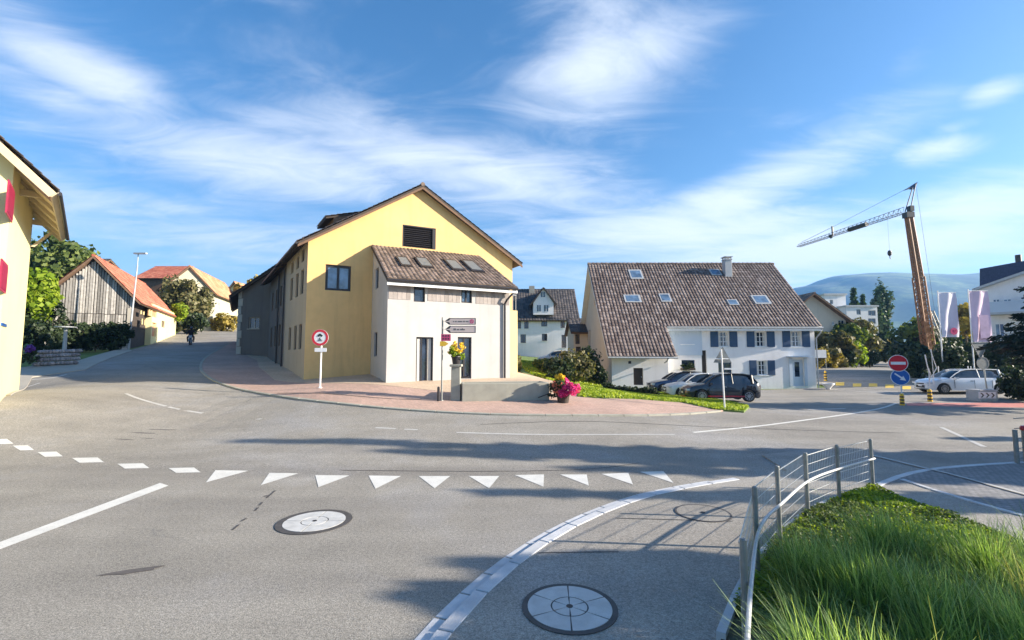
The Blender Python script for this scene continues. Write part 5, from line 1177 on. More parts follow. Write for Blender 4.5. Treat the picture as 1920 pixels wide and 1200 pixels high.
for k in range(len(pb) - 1):
    a = Vector(pb[k]); b = Vector(pb[k + 1]); d2 = Vector((b.x - a.x, b.y - a.y)); L2 = d2.length; d2 /= L2; nn = Vector((d2.y, -d2.x)) * -.035
    mb = MB(); hm = min(a.z, b.z) - .03; z00 = .12
    nh = 6
    for j in range(nh + 1):
        z = z00 + (hm - z00) * j / nh; mb.tube((a.x + nn.x, a.y + nn.y, z), (b.x + nn.x, b.y + nn.y, z), .004 if j < nh else .006, None, 4, False)
    nvv = max(3, int(L2 / .07))
    for j in range(nvv + 1):
        q = Vector((a.x, a.y)) + d2 * L2 * j / nvv + nn; mb.tube((q.x, q.y, z00 - .05), (q.x, q.y, hm + .02), .0022, None, 4, False)
    mb.build('mesh_panel', 'galv', fn)

# far right fence stub
p_ = gp(1908, 872); t = thing('fence_end', 'pair of dark fence posts with a red cap at the right edge', 'fence', (p_[0], p_[1], 0))
zt = P(0, 806, p_[1])[2]
for k, dx in enumerate((0, .32)):
    mb = MB(); mb.tube((p_[0] + dx, p_[1] + dx * .3, -.02), (p_[0] + dx, p_[1] + dx * .3, zt), .05, None, 10); mb.build('post', 'galv_dull', t)
mb = MB()
for j in range(5): mb.tube((p_[0], p_[1], .15 + j * .24), (p_[0] + 1.6, p_[1] + .5, .15 + j * .24), .012, None, 6)
mb.build('rail', 'galv_dull', t)
mb = MB(); mb.lathe((p_[0] + .22, p_[1], zt - .02), [(.0, .0), (.07, .01), (.07, .08), (.05, .12), (0, .13)], 12); mb.build('cap', 'car_red', t)

# ---- signs
def disc(mb, c, n, r, th, seg=32, r0=0.0, a0=0, a1=2 * math.pi):
    n = Vector(n).normalized(); u = Vector((n.y, -n.x, 0)).normalized() * -1; v = Vector((0, 0, 1)); c = V3(c)
    if r0 == 0:
        ps = [c + u * r * math.cos(a) + v * r * math.sin(a) for a in [2 * math.pi * k / seg for k in range(seg)]]
        mb.add(ps + [p - n * th for p in ps], [tuple(range(seg)), tuple(range(2 * seg - 1, seg - 1, -1))] + [((i + 1) % seg, i, seg + i, seg + (i + 1) % seg) for i in range(seg)])
    else:
        for k in range(seg):
            a = a0 + (a1 - a0) * k / seg; b = a0 + (a1 - a0) * (k + 1) / seg
            q = [c + u * r0 * math.cos(a) + v * r0 * math.sin(a), c + u * r * math.cos(a) + v * r * math.sin(a), c + u * r * math.cos(b) + v * r * math.sin(b), c + u * r0 * math.cos(b) + v * r0 * math.sin(b)]
            mb.hexa([p - n * th for p in q] + q)
def facing(x, y): v = Vector((-x, -y, 0)); return v.normalized()
def sign_frame(c, n):   # frame in the sign's plane, origin at its centre
    n = Vector(n).normalized(); d = Vector((-n.y, n.x)); A = Vector((c[0], c[1])) ; f = Fr(A, A + d * 1.0, c[2]); return f
def post(name, t, x, y, z0, z1, r=.032, mat='galv'):
    mb = MB(); mb.tube((x, y, z0 - .05), (x, y, z1), r, None, 10); mb.lathe((x, y, z0 - .01), [(.0, 0), (r * 2.4, 0), (r * 2.2, .03), (r * 1.1, .05)], 10); return mb.build(name, mat, t)
# motor vehicles prohibited
b = gp(600, 727, .05); t = thing('prohibition_sign', 'round white sign with red ring on a white post before the yellow house', 'road sign', b); n = Vector((.05, -1, 0)).normalized(); Y = b[1]
post('post', t, b[0], b[1], b[2], P(0, 620, Y)[2], .038, 'whitep'); c = P(600, 633, Y - .06); r = 15.5 * Y / F
mb = MB(); disc(mb, c, n, r, .02); sp = mb.build('sign_plate', 'sgn_white', t)
mb = MB(); disc(mb, V3(c) + n * .006, n, r * .98, .004, 40, r * .70); mb.build('red_ring', 'sgn_red', sp)
f = sign_frame(V3(c) + n * .007, n); mb = MB()
k_ = r / .36
mb.fprism(f, [(-.11 * k_, .06 * k_), (.11 * k_, .06 * k_), (.11 * k_, .11 * k_), (.07 * k_, .12 * k_), (.04 * k_, .17 * k_), (-.05 * k_, .17 * k_), (-.08 * k_, .11 * k_), (-.11 * k_, .10 * k_)], 0, .003)
for sx in (-.065, .065): disc(mb, f.p(sx * k_, .004, .055 * k_), n, .025 * k_, .003, 12)
for sx in (-.06, .07): disc(mb, f.p(sx * k_, .004, -.13 * k_), n, .036 * k_, .003, 14, .022 * k_)
mb.fprism(f, [(-.06 * k_, -.13 * k_), (-.01 * k_, -.07 * k_), (.05 * k_, -.08 * k_), (.07 * k_, -.13 * k_), (.02 * k_, -.12 * k_)], 0, .003); mb.fprism(f, [(-.03 * k_, -.07 * k_), (.02 * k_, -.07 * k_), (.01 * k_, -.0 * k_), (-.03 * k_, -.01 * k_)], 0, .003)
mb.build('pictogram', 'sgn_black', sp)
c2 = P(601, 656, Y - .06); f = sign_frame(c2, n); mb = MB(); mb.fbox(f, -.26, .26, -.02, 0, -.085, .085); sp = mb.build('supplementary_plate', 'sgn_white', t)
# no entry + pass this side on one post
b = gp(1692, 760); t = thing('traffic_sign_post', 'no-entry disc above a blue arrow disc on a black and yellow banded post', 'road sign', b); Y = b[1]; n = Vector((-.35, -1, 0)).normalized()
post('post', t, b[0], b[1], b[2], P(0, 672, Y)[2], .035, 'whitep')
def banded(t, x, y, z0, h, r=.11, name='guide_post'):
    mb = MB(); nb = 7
    for k in range(nb):
        mb.cur = k % 2; zz = z0 + h * k / nb; mb.lathe((x, y, zz), [(r * (1.02 - .02 * k), 0), (r * (1.0 - .02 * k), h / nb)], 16)
    mb.cur = 0; mb.lathe((x, y, z0 + h), [(r * .86, 0), (r * .5, .05), (.02, .07)], 16)
    return mb.build(name, ['sgn_yel', 'sgn_black'], t)
banded(t, b[0], b[1], b[2], 20 * Y / F)
c = P(1684, 681, Y - .1); r = 15.5 * Y / F; mb = MB(); disc(mb, c, n, r, .02); sp = mb.build('no_entry_plate', 'sgn_white', t)
mb = MB(); disc(mb, V3(c) + n * .006, n, r * .93, .004); mb.build('red_disc', 'sgn_red', sp); f = sign_frame(V3(c) + n * .010, n); mb = MB(); mb.fbox(f, -r * .74, r * .74, -.003, .003, -r * .17, r * .17); mb.build('white_bar', 'sgn_white', sp)
c = P(1688, 707, Y - .1); r = 15.0 * Y / F; mb = MB(); disc(mb, c, n, r, .02); sp = mb.build('arrow_plate', 'sgn_white', t)
mb = MB(); disc(mb, V3(c) + n * .006, n, r * .93, .004); mb.build('blue_disc', 'sgn_blue', sp); f = sign_frame(V3(c) + n * .010, n)
def rot2(pl, a): return [(x * math.cos(a) - z * math.sin(a), x * math.sin(a) + z * math.cos(a)) for x, z in pl]
mb = MB(); mb.fprism(f, rot2([(-.72 * r, -.09 * r), (.15 * r, -.09 * r), (.15 * r, -.30 * r), (.72 * r, 0), (.15 * r, .30 * r), (.15 * r, .09 * r), (-.72 * r, .09 * r)], R(-38)), -.002, .003); mb.build('arrow', 'sgn_white', sp)
# banded bollards
for (u, v, h_, lb) in ((1744, 753, 21, 'black and yellow banded bollard with a steel frame behind, right of the sign post'), (1757, 731, 18, 'orange and black banded bollard in front of the white car wheel'), (1548, 714, 17, 'black and yellow banded bollard at the farmhouse corner')):
    b = gp(u, v); t = thing('bollard', lb, 'bollard', b, 'banded bollards around the street mouth'); banded(t, b[0], b[1], b[2], h_ * b[1] / F, .115, 'banded_body')
    if u == 1744:
        mb = MB(); Y = b[1]; mb.path([tuple(b), tuple(P(1742, 700, Y)), tuple(P(1734, 665, Y))], .03, 6); mb.path([tuple(P(1742, 715, Y)), tuple(P(1756, 690, Y)), tuple(P(1744, 655, Y))], .02, 6); mb.path([tuple(P(1743, 735, Y)), tuple(P(1741, 690, Y)), tuple(P(1752, 722, Y)), tuple(P(1746, 655, Y))], .018, 6); mb.build('frame', 'whitep', t)
# white bowl planter
b = gp(1553, 730); t = thing('bowl_planter', 'white bowl planter standing at the farmhouse corner', 'planter', b); mb = MB(); mb.lathe(tuple(b), [(.02, 0), (.16, .0), (.14, .08), (.40, .36), (.44, .44), (.38, .44), (.32, .34), (.02, .33)], 20); mb.build('bowl', 'whitep', t, smooth=True)
# yellow brick-like arrow dividers on the far street are road paint; notice board
b = gp(1542, 693); t = thing('notice_board', 'white notice board on posts before the far street shrubs', 'sign', b); Y = b[1]; mb = MB()
z0, z1 = P(0, 671, Y)[2], P(0, 656, Y)[2]; mb.box(b[0] - .9, b[0] + .5, Y - .03, Y + .03, z0, z1); mb.build('board', 'whitep', t)
for dx in (-.8, .45): mb = MB(); mb.tube((b[0] + dx, Y + .06, b[2]), (b[0] + dx, Y + .06, z1), .035); mb.build('post', 'galv_dull', t)
# chevron planter with sign backs
b = gp(1848, 753); Y = b[1]; t = thing('chevron_planter', 'white concrete planter carrying a black chevron board on the red strip', 'planter', b)
x0, x1 = P(1830, 665, Y)[0], P(1870, 665, Y)[0]; zt = P(0, 731, Y)[2]
mb = MB(); mb.prism([(x0 + .06, Y), (x1 - .05, Y + .1), (x1 + .05, Y + .85), (x0 + .02, Y + .8)], b[2] - .02, zt); bx = mb.build('body', 'concrete_pale', t); bevel(bx, .03, 2)
f = Fr((x0 - .06, Y - .03), (x0 + .92, Y - .01), P(0, 741, Y)[2]); hh_ = 6.0 * Y / F; mb = MB(); mb.fbox(f, 0, f.len, -.01, .01, -hh_, hh_); bdd = mb.build('chevron_board', 'sgn_white', t)
mb = MB()
for k in range(3):
    a = .09 + k * .30; mb.fprism(f, [(a, -hh_ * .72), (a + .09, -hh_ * .72), (a + .22, 0), (a + .09, hh_ * .72), (a, hh_ * .72), (a + .12, 0)], .010, .014)
mb.build('chevron', 'sgn_black', bdd)
b2 = gp(1841, 748); Y = b2[1] + .45; t = thing('sign_backs', 'yield triangle and round sign seen from behind on a steel post at the chevron planter', 'road sign', (P(1842, 665, Y)[0], Y, b[2]))
mb = MB(); mb.tube((P(1846, 665, Y)[0], Y, b[2]), (P(1840, 665, Y)[0], Y, P(0, 641, Y)[2]), .04, None, 10); mb.build('post', 'galv', t)
mb = MB(); tri = [P(1821, 643, Y - .06), P(1853, 642, Y - .06), P(1838, 673, Y - .06)]
mb.path([tuple(x) for x in tri + [tri[0]]], .028, 6); mb.add([tuple(x) for x in tri] + [tuple(x + np.array((0, .02, 0))) for x in tri], [(0, 1, 2), (5, 4, 3), (0, 3, 4, 1), (1, 4, 5, 2), (2, 5, 3, 0)]); mb.build('triangle_plate', 'galv_dull', t)
mb = MB(); c = P(1843, 681, Y - .06); disc(mb, c, (0, -1, 0), 10.5 * Y / F, .02); disc(mb, V3(c) + Vector((0, -.01, 0)), (0, -1, 0), 11.5 * Y / F, .03, 28, 10 * Y / F); mb.build('round_plate', 'galv_dull', t)
# site barriers
for (u, v, h_, lb) in ((1762, 729, 42, 'tall pale barrier post beside the white car bonnet'), (1818, 731, 44, 'white barrier frame behind the white car tail')):
    b = gp(u, v); t = thing('site_barrier', lb, 'barrier', b); Y = b[1]; h = h_ * Y / F; mb = MB(); mb.tube(tuple(b), (b[0], b[1], b[2] + h), .03)
    if u == 1818: mb.tube((b[0] + .25, b[1], b[2]), (b[0] + .2, b[1], b[2] + h), .025); mb.tube((b[0], b[1], b[2] + h * .6), (b[0] + .9, b[1] + .2, b[2] + h * .6), .03); mb.tube((b[0] - .05, b[1], b[2] + .1), (b[0] + .9, b[1] + .2, b[2] + .1), .025)
    mb.build('frame', 'whitep', t)
# triangular sign seen from behind, by the black car
b = gp(1359, 770); t = thing('warning_sign', 'triangular sign seen from behind on a pale post in front of the black car', 'road sign', b); Y = b[1]
mb = MB(); mb.tube(tuple(b), tuple(P(1352, 655, Y)), .034, None, 10); mb.build('post', 'whitep', t)
tri = [P(1338, 680, Y + .05), P(1372, 680, Y + .05), P(1355, 650, Y + .05)]; mb = MB(); mb.add([tuple(x) for x in tri] + [tuple(x + np.array((0, .02, 0))) for x in tri], [(2, 1, 0), (3, 4, 5), (0, 1, 4, 3), (1, 2, 5, 4), (2, 0, 3, 5)]); tp = mb.build('triangle_plate', 'galv_dull', t)
mb = MB(); mb.tube(tuple(P(1340, 673, Y)), tuple(P(1366, 673, Y)), .022); mb.build('bracket', 'whitep', tp); f = sign_frame(P(1371, 691.5, Y), (0, -1, 0)); mb = MB(); mb.fbox(f, -.30, .26, -.01, .01, -.035, .035); mb.build('arm_plate', 'whitep', t)
# direction signs
b = gp(828, 751, .05); t = thing('direction_sign', 'grey post with two left-pointing direction boards in front of the annex', 'road sign', b); Y = b[1]
post('post', t, b[0], b[1], b[2], P(0, 595, Y)[2], .035, 'galv_dull'); n = Vector((0, -1, 0))
for k, (va, vb, ua) in enumerate(((596.5, 609, 834), (611, 624.5, 835))):
    x0 = P(ua, 665, Y)[0]; x1 = P(892, 665, Y)[0]; z1 = P(0, va, Y)[2]; z0 = P(0, vb, Y)[2]; zm = (z0 + z1) / 2; f = Fr((x0, Y - .05), (x1, Y - .05)); L_ = f.len; hh_ = (z1 - z0) / 2
    mb = MB(); mb.fprism(f, [(0, zm), (.20, z0), (L_, z0), (L_, z1), (.20, z1)], -.02, 0); bd_ = mb.build('direction_board', 'sgn_cream', t)
    mb = MB(); mb.fprism(f, [(-.09, zm), (.17, zm - .035), (.24, z0), (.17, z0), (.02, zm - .03)], .001, .006); mb.fprism(f, [(-.09, zm), (.02, zm + .03), (.17, z1), (.24, z1), (.17, zm + .035)], .001, .006)
    mb.fbox(f, .20, L_, .001, .004, z0, z0 + .028); mb.fbox(f, .20, L_, .001, .004, z1 - .02, z1); mb.fbox(f, L_ - .025, L_, .001, .004, z0 + .03, z1 - .022); mb.build('board_border', 'sgn_black', bd_)
    rg = random.Random(k + 4); mb = MB(); x = .34   # small lettering, too fine to read
    for j in range(15 if k == 0 else 9):
        wd_ = rg.uniform(.022, .04); mb.fbox(f, x, x + wd_, .001, .004, zm - hh_ * .22, zm + hh_ * rg.choice((.1, .1, .28))); x += wd_ + rg.choice((.014, .014, .05))
        if x > L_ - (.34 if k == 0 else .2): break
    mb.build('lettering', 'sgn_black', bd_)
    if k == 0:
        mb = MB(); a = L_ - .17; disc(mb, f.p(a, .006, zm), n, hh_ * .62, .004, 20, hh_ * .40); mb.fprism(f, [(a - .05, zm - .06), (a - .02, zm - .06), (a, zm + .07), (a - .02, zm + .07)], .002, .007); mb.fprism(f, [(a + .05, zm - .06), (a + .02, zm - .06), (a, zm + .03), (a + .015, zm + .05)], .002, .007); mb.build('emblem', 'sgn_pink', bd_)
f = sign_frame(P(836, 632.5, Y - .05), n); mb = MB(); mb.fbox(f, -.20, .20, -.02, 0, -.15, .13); sp = mb.build('magenta_panel', 'sgn_pink', t)
mb = MB()
for sx in (-.11, 0, .11):
    for sz in (-.09, .03): mb.fbox(f, sx - .028, sx + .028, .001, .004, sz, sz + .06)
mb.build('pictogram', 'sgn_black', sp)
f = sign_frame(P(832, 644.5, Y - .05), n); mb = MB(); mb.fprism(f, [(-.16, -.1), (.05, -.1), (.20, -.0), (.05, .1), (-.16, .1)], -.02, 0); mb.build('yellow_plate', 'sgn_yel', t)
b = gp(822, 752, .05); t = thing('dark_upright', 'short dark upright left of the direction sign', 'post', b); mb = MB(); mb.tube(tuple(b), (b[0], b[1], b[2] + .55), .055, None, 12); mb.lathe((b[0], b[1], b[2] + .55), [(.055, 0), (.03, .03), (.0, .04)], 12); mb.build('post', 'dark', t)  # short dark upright cylinder with a tapered top

# ---- fountain trough with pillar
b0 = gp(866, 753, .05); b1 = gp(1030, 750, .05); t = thing('fountain', 'grey stone trough fountain with a square spout pillar at its left end', 'fountain', b0)
f = Fr((b0[0], b0[1]), (b1[0], b1[1]), 0); zt = P(0, 719, b0[1])[2]; z0 = min(b0[2], b1[2]) - .15; L_ = f.len; D_ = 1.35
mb = MB(); prof = lambda a, d: f.p(a, -d, 0)[:2]
out = [prof(0, 0), prof(L_ * .5, -.04), prof(L_, 0), prof(L_ + .05, D_ * .5), prof(L_, D_), prof(0, D_)]; inn_ = [prof(.14, .14), prof(L_ * .5, .10), prof(L_ - .14, .14), prof(L_ - .12, D_ * .5), prof(L_ - .14, D_ - .14), prof(.14, D_ - .14)]
n6 = 6; V = [(x, y, z0) for x, y in out] + [(x, y, zt) for x, y in out] + [(x, y, zt) for x, y in inn_] + [(x, y, zt - .35) for x, y in inn_]
Fc = [(i, (i + 1) % n6, n6 + (i + 1) % n6, n6 + i) for i in range(n6)] + [(n6 + i, n6 + (i + 1) % n6, 2 * n6 + (i + 1) % n6, 2 * n6 + i) for i in range(n6)] + [(2 * n6 + i, 2 * n6 + (i + 1) % n6, 3 * n6 + (i + 1) % n6, 3 * n6 + i) for i in range(n6)] + [tuple(range(3 * n6, 4 * n6))]
mb.add(V, Fc); tr = mb.build('trough', 'concrete', t); bevel(tr, .025, 2)
mb = MB(); mb.poly([(x, y, zt - .09) for x, y in inn_]); mb.build('water', 'glass', t)
pc = f.p(-.22, -.35, 0); zp = P(0, 683, pc[1])[2]; mb = MB(); s_ = .2
mb.hexa([(pc[0] - s_, pc[1] - s_, z0), (pc[0] + s_, pc[1] - s_, z0), (pc[0] + s_, pc[1] + s_, z0), (pc[0] - s_, pc[1] + s_, z0), (pc[0] - s_ * .92, pc[1] - s_ * .92, zp - .1), (pc[0] + s_ * .92, pc[1] - s_ * .92, zp - .1), (pc[0] + s_ * .92, pc[1] + s_ * .92, zp - .1), (pc[0] - s_ * .92, pc[1] + s_ * .92, zp - .1)])
pl_ = mb.build('pillar', 'concrete', t); bevel(pl_, .015, 1); mb = MB(); mb.box(pc[0] - .25, pc[0] + .25, pc[1] - .25, pc[1] + .25, zp - .1, zp); bevel(mb.build('capstone', 'concrete', pl_), .015, 1)
mb = MB(); mb.path([(pc[0] + .2, pc[1], zp - .55), (pc[0] + .5, pc[1], zp - .5), (pc[0] + .55, pc[1], zp - .58)], .022, 8); mb.build('spout', 'dark', pl_)
mb = MB(); mb.path([f.p(L_ - .5, .06, zt - .62), f.p(L_ - .1, .25, zt - .45), f.p(L_ + .15, .3, zt - .5)], .02, 6); mb.build('hose', 'dark', t)
def flowers(t, c, rad, n, mats, size, seed, origin):
    rs = np.random.default_rng(seed)
    for m, fr_c, nm, sub in mats:
        cc, d = leaf_pts(rs, (c[0] + sub[0], c[1] + sub[1], c[2] + sub[2]), (rad[0] * sub[3], rad[1] * sub[3], rad[2] * sub[4]), int(n * fr_c), 14, .36, .4); a, b = rand_axes(rs, d, len(cc), size); quads_mesh(nm, cc, a, b, m, t, origin)
o3 = (pc[0], pc[1], zp); t = thing('flower_pot', 'dark pot of yellow flowers standing on the fountain pillar', 'flower pot', o3); mb = MB(); mb.lathe(o3, [(.0, 0), (.15, 0), (.20, .28), (.23, .30), (.22, .34), (.0, .32)], 16); mb.build('pot', 'dark', t, smooth=False)
flowers(t, (o3[0], o3[1] - .02, o3[2] + .55), (.40, .32, .34), 1500, (('leaf_b', .55, 'leaves', (0, 0, -.05, 1, 1)), ('petal_y', .35, 'blossom', (0, -.05, .12, .9, .8))), .035, 5, o3)
b = gp(1056, 754, .05); t = thing('flower_barrel', 'tub overflowing with magenta petunias and a yellow bunch right of the fountain', 'flower tub', b)
mb = MB(); mb.lathe(tuple(b), [(.0, -.05), (.22, -.05), (.27, .25), (.28, .42), (.24, .42), (.0, .38)], 18); mb.build('tub', 'wood_d', t)
flowers(t, (b[0], b[1] - .1, b[2] + .52), (.60, .45, .46), 5200, (('leaf_d', .30, 'leaves', (-.05, .05, .0, 1, 1)), ('petal', .42, 'blossom', (.17, -.12, .02, .80, .95)), ('petal_r', .10, 'blossom', (-.30, -.1, .10, .45, .6)), ('petal_y', .12, 'blossom', (-.12, 0, .50, .36, .42)), ('leaf_b', .08, 'leaves', (-.15, 0, .42, .4, .4))), .042, 6, tuple(b))

# ---- street lamp
b = np.array((P(240, 655, 41.6)[0], 41.6, tz(P(240, 655, 41.6)[0], 41.6))); t = thing('street_lamp', 'slim grey street lamp at the barn corner', 'street lamp', b); Y = b[1]; zt = P(0, 497, Y)[2]
mb = MB(); xt = P(247, 665, Y)[0]; mb.tube(tuple(b), (xt, Y, zt), .09, .05, 10); mb.build('pole', 'greyp', t)
mb = MB(); mb.box(xt - .35, xt + .75, Y - .12, Y + .12, zt + 1.0, zt + 1.12); mb.build('lamp_head', 'greyp', t); mb = MB(); mb.tube((xt, Y, zt), (xt, Y, zt + 1.0), .035); mb.build('arm', 'greyp', t)
b = gp(1725, 705); 
# field-stone wall
for k, (u, Y) in enumerate(((84, 29.8), (112, 30.6), (132, 31.6))): pass
t = thing('stone_wall', 'low wall of stacked field stones at the garden corner', 'wall', gp(105, 688)); rg = random.Random(5); mb = MB(); A = Vector(G(66, 688)); B = Vector(G(150, 684)); d = (B - A)
for r_ in range(4):
    for k in range(13):
        p_ = A + d * ((k + (r_ % 2) * .5) / 13.5) + Vector((0, r_ * .05)); s_ = rg.uniform(.12, .2); g = tz(p_.x, p_.y) + .05 + r_ * .24
        mb.lathe((p_.x, p_.y, g), [(s_ * .3, 0), (s_, .06), (s_ * 1.05, .14), (s_ * .5, .23), (0, .24)], 6)
mb.build('stones', 'stone', t)
b = gp(98, 676); t = thing('bird_table', 'pale stone post with a flat tray top behind the field-stone wall', 'bird table', (b[0], b[1] + .8, b[2])); Y = b[1] + .8; zt = P(0, 615, Y)[2]
mb = MB(); mb.tube((b[0], Y, b[2] - .1), (b[0], Y, zt), .13, .1, 8); mb.build('post', 'greyp', t); mb = MB(); mb.lathe((b[0], Y, zt), [(.1, 0), (.58, .03), (.6, .1), (.0, .12)], 16); mb.build('tray', 'greyp', t)
b = gp(56, 690); t = thing('hydrangea', 'small violet hydrangea before the stone wall', 'flower', (b[0], b[1], b[2])); flowers(t, (b[0], b[1], b[2] + 1.1), (.42, .3, .36), 600, (('leaf_d', .5, 'leaves', (0, 0, -.45, 1.3, 1.5)), (MT.setdefault('petal_v', leafm('violet_petals', (.12, .04, .3), (.22, .08, .5), (.3, .15, .6))) and 'petal_v', .5, 'blossom', (0, -.1, .05, .8, .8))), .07, 8, tuple(b))
b = gp(278, 634); t = thing('waste_bin', 'dark wheeled bin in front of the stable', 'bin', b); mb = MB(); mb.hexa([(b[0] - .3, b[1] - .3, b[2]), (b[0] + .3, b[1] - .3, b[2]), (b[0] + .3, b[1] + .3, b[2]), (b[0] - .3, b[1] + .3, b[2]), (b[0] - .38, b[1] - .38, b[2] + 1), (b[0] + .38, b[1] - .38, b[2] + 1), (b[0] + .38, b[1] + .38, b[2] + 1), (b[0] - .38, b[1] + .38, b[2] + 1)]); mb.build('body', 'black', t); mb = MB(); mb.box(b[0] - .42, b[0] + .42, b[1] - .44, b[1] + .42, b[2] + 1.003, b[2] + 1.08); mb.build('lid', 'dark', t)

# ---- banners
for (u0, u1, v0, v1, Y, m, lb, hue) in ((1768, 1801, 549, 632, 36, 'flag', 'tall white banner with a round magenta emblem on a slim mast', 1), (1826, 1862, 546, 641, 35, 'flag2', 'tall pinkish banner hanging in front of the clad house', 0)):
    x0, x1 = P(u0, 665, Y)[0], P(u1, 665, Y)[0]; z1, z0 = P(0, v0, Y)[2], P(0, v1, Y)[2]; t = thing('banner', lb, 'banner', (x0, Y, tz(x0, Y)), 'advertising banners on masts')
    mb = MB(); mb.tube((x0 - .06, Y, tz(x0, Y)), (x0 - .06, Y, z1 + .15), .05, .035, 8); mb.tube((x0 - .06, Y, z1 + .03), (x1, Y, z1 + .03), .02); mb.build('mast', 'whitep', t)
    n_ = 16; V = []
    for j in range(n_ + 1):
        for i in range(9): V.append((x0 + (x1 - x0) * i / 8 + .03 * math.sin(j * .6), Y + .07 * math.sin(i * 1.1 + j * .25), z1 + (z0 - z1) * j / n_))
    mb = MB(); mb.add(V + [(x, y + .012, z) for x, y, z in V], [(j * 9 + i, (j + 1) * 9 + i, (j + 1) * 9 + i + 1, j * 9 + i + 1) for j in range(n_) for i in range(8)] + [(len(V) + j * 9 + i, len(V) + j * 9 + i + 1, len(V) + (j + 1) * 9 + i + 1, len(V) + (j + 1) * 9 + i) for j in range(n_) for i in range(8)]); cl = mb.build('cloth', m, t, smooth=True)
    if hue: mb = MB(); c = P(1789, 621, Y - .12); disc(mb, c, (0, -1, 0), .27, .02, 24); disc(mb, V3(c) + Vector((.08, -.01, .05)), (0, -1, 0), .12, .012, 20, .05); mb.build('emblem', 'sgn_pink', cl)
    else: mb = MB(); c = P(1845, 600, Y - .10); mb.box(c[0] - .35, c[0] + .35, Y - .11, Y - .10, c[2] - 1.4, c[2] + .4); mb.build('print', MT.setdefault('mauve', simple('mauve_print', (.50, .36, .50), .8, var=.2, scale=2, bmp=0)), cl)

# ---- crane
Y = 60; base = P(1743, 668, Y); g0 = tz(base[0], Y); top = P(1703, 402, Y); base = np.array((P(1745, 668, Y)[0], Y, g0)); t = thing('construction_crane', 'tan self-erecting crane with a leaning mast and long jib reaching left', 'crane', base)
def lattice(mb, p0, p1, w0, w1, nseg, r, br):
    p0, p1 = V3(p0), V3(p1); ax = (p1 - p0).normalized(); a = ax.cross(Vector((0, 1, 0))).normalized(); b = ax.cross(a)
    def ring(t): w_ = (w0 + (w1 - w0) * t) / 2; c = p0.lerp(p1, t); return [c + a * w_ * sx + b * w_ * sy for sx, sy in ((-1, -1), (1, -1), (1, 1), (-1, 1))]
    prev = ring(0)
    for k in range(nseg):
        cur = ring((k + 1) / nseg)
        for i in range(4):
            mb.tube(prev[i], cur[i], r, None, 5, False); mb.tube(cur[i], cur[(i + 1) % 4], br, None, 4, False); mb.tube(prev[i], cur[(i + 1) % 4], br, None, 4, False); mb.tube(prev[(i + 1) % 4], cur[i], br, None, 4, False)
        prev = cur
low = P(1722, 520, Y)
mb = MB(); lattice(mb, base, low, .95, .85, 14, .10, .06); ms = mb.build('mast', 'crane', t); mb = MB(); lattice(mb, low, top, .68, .52, 18, .10, .06); p0, p1 = V3(low), V3(top); mb.tube(p0, p1, .36, .28, 4); mb.build('upper_mast', 'crane', t)
mb = MB(); mb.tube(V3(base), V3(low), .42, .38, 4); mb.build('inner_mast', 'crane', ms)
mb = MB(); tip = P(1497, 463, 78); j1 = V3(tip); j0 = V3(top) + Vector((-.3, .2, .3))
# triangular jib
ax = (j1 - j0).normalized(); sd = ax.cross(Vector((0, 0, 1))).normalized(); up3 = Vector((0, 0, 1)); prev = None; ns = 26
for k in range(ns + 1):
    tt = k / ns; c = j0.lerp(j1, tt); hgt = .75 * (1 - .45 * tt); wd_ = .5 * (1 - .3 * tt); cur = [c + sd * wd_, c - sd * wd_, c + up3 * hgt]
    if prev:
        for i in range(3): mb.tube(prev[i], cur[i], .035, None, 4, False); mb.tube(prev[i], cur[(i + 1) % 3], .02, None, 4, False); mb.tube(cur[i], cur[(i + 1) % 3], .02, None, 4, False)
    prev = cur
jb = mb.build('jib', 'dark', t)
mb = MB(); m_ = j0.lerp(j1, .62); mb.tube(j0.lerp(j1, .30) + up3 * .1, j0.lerp(j1, .46) + up3 * .1, .32, None, 6); mb.tube(m_, m_ + up3 * 1.5, .12); mb.tube(m_ - sd * .4, m_ + sd * .4 + ax * .7, .25, None, 5); mb.build('jib_joint', 'dark', jb)
A1 = V3(P(1717, 345, Y)); mb = MB(); mb.tube(V3(P(1697, 397, Y)), V3(P(1711, 352, Y)), .07, None, 5); mb.tube(V3(P(1708, 388, Y)), A1, .07, None, 5); mb.add([V3(P(1698, 356, Y)), V3(P(1721, 341, Y)), V3(P(1716, 354, Y)), V3(P(1708, 353, Y)), V3(P(1698, 356, Y)) + Vector((0, .4, 0)), V3(P(1721, 341, Y)) + Vector((0, .4, 0)), V3(P(1716, 354, Y)) + Vector((0, .4, 0)), V3(P(1708, 353, Y)) + Vector((0, .4, 0))], [(0, 1, 2, 3), (7, 6, 5, 4), (0, 4, 5, 1), (1, 5, 6, 2), (2, 6, 7, 3), (3, 7, 4, 0)]); mb.build('apex_frame', 'crane_b', t)
mb = MB(); mb.tube(A1, j0.lerp(j1, .60) + up3 * 1.4, .02, None, 4); mb.tube(j0.lerp(j1, .60) + up3 * 1.4, j0.lerp(j1, .97) + up3 * .6, .03, None, 4); mb.tube(A1, V3(base) + Vector((1.6, .5, 4.5)), .014, None, 4); mb.build('tie_rope', 'dark', t)
mb = MB(); c = V3(top); mb.box(c.x - .5, c.x + .5, c.y - .4, c.y + .4, c.z - .45, c.z + .25); mb.box(c.x + .1, c.x + .6, c.y - .3, c.y + .3, c.z + .4, c.z + 1.1); mb.build('mast_head', 'dark', t)
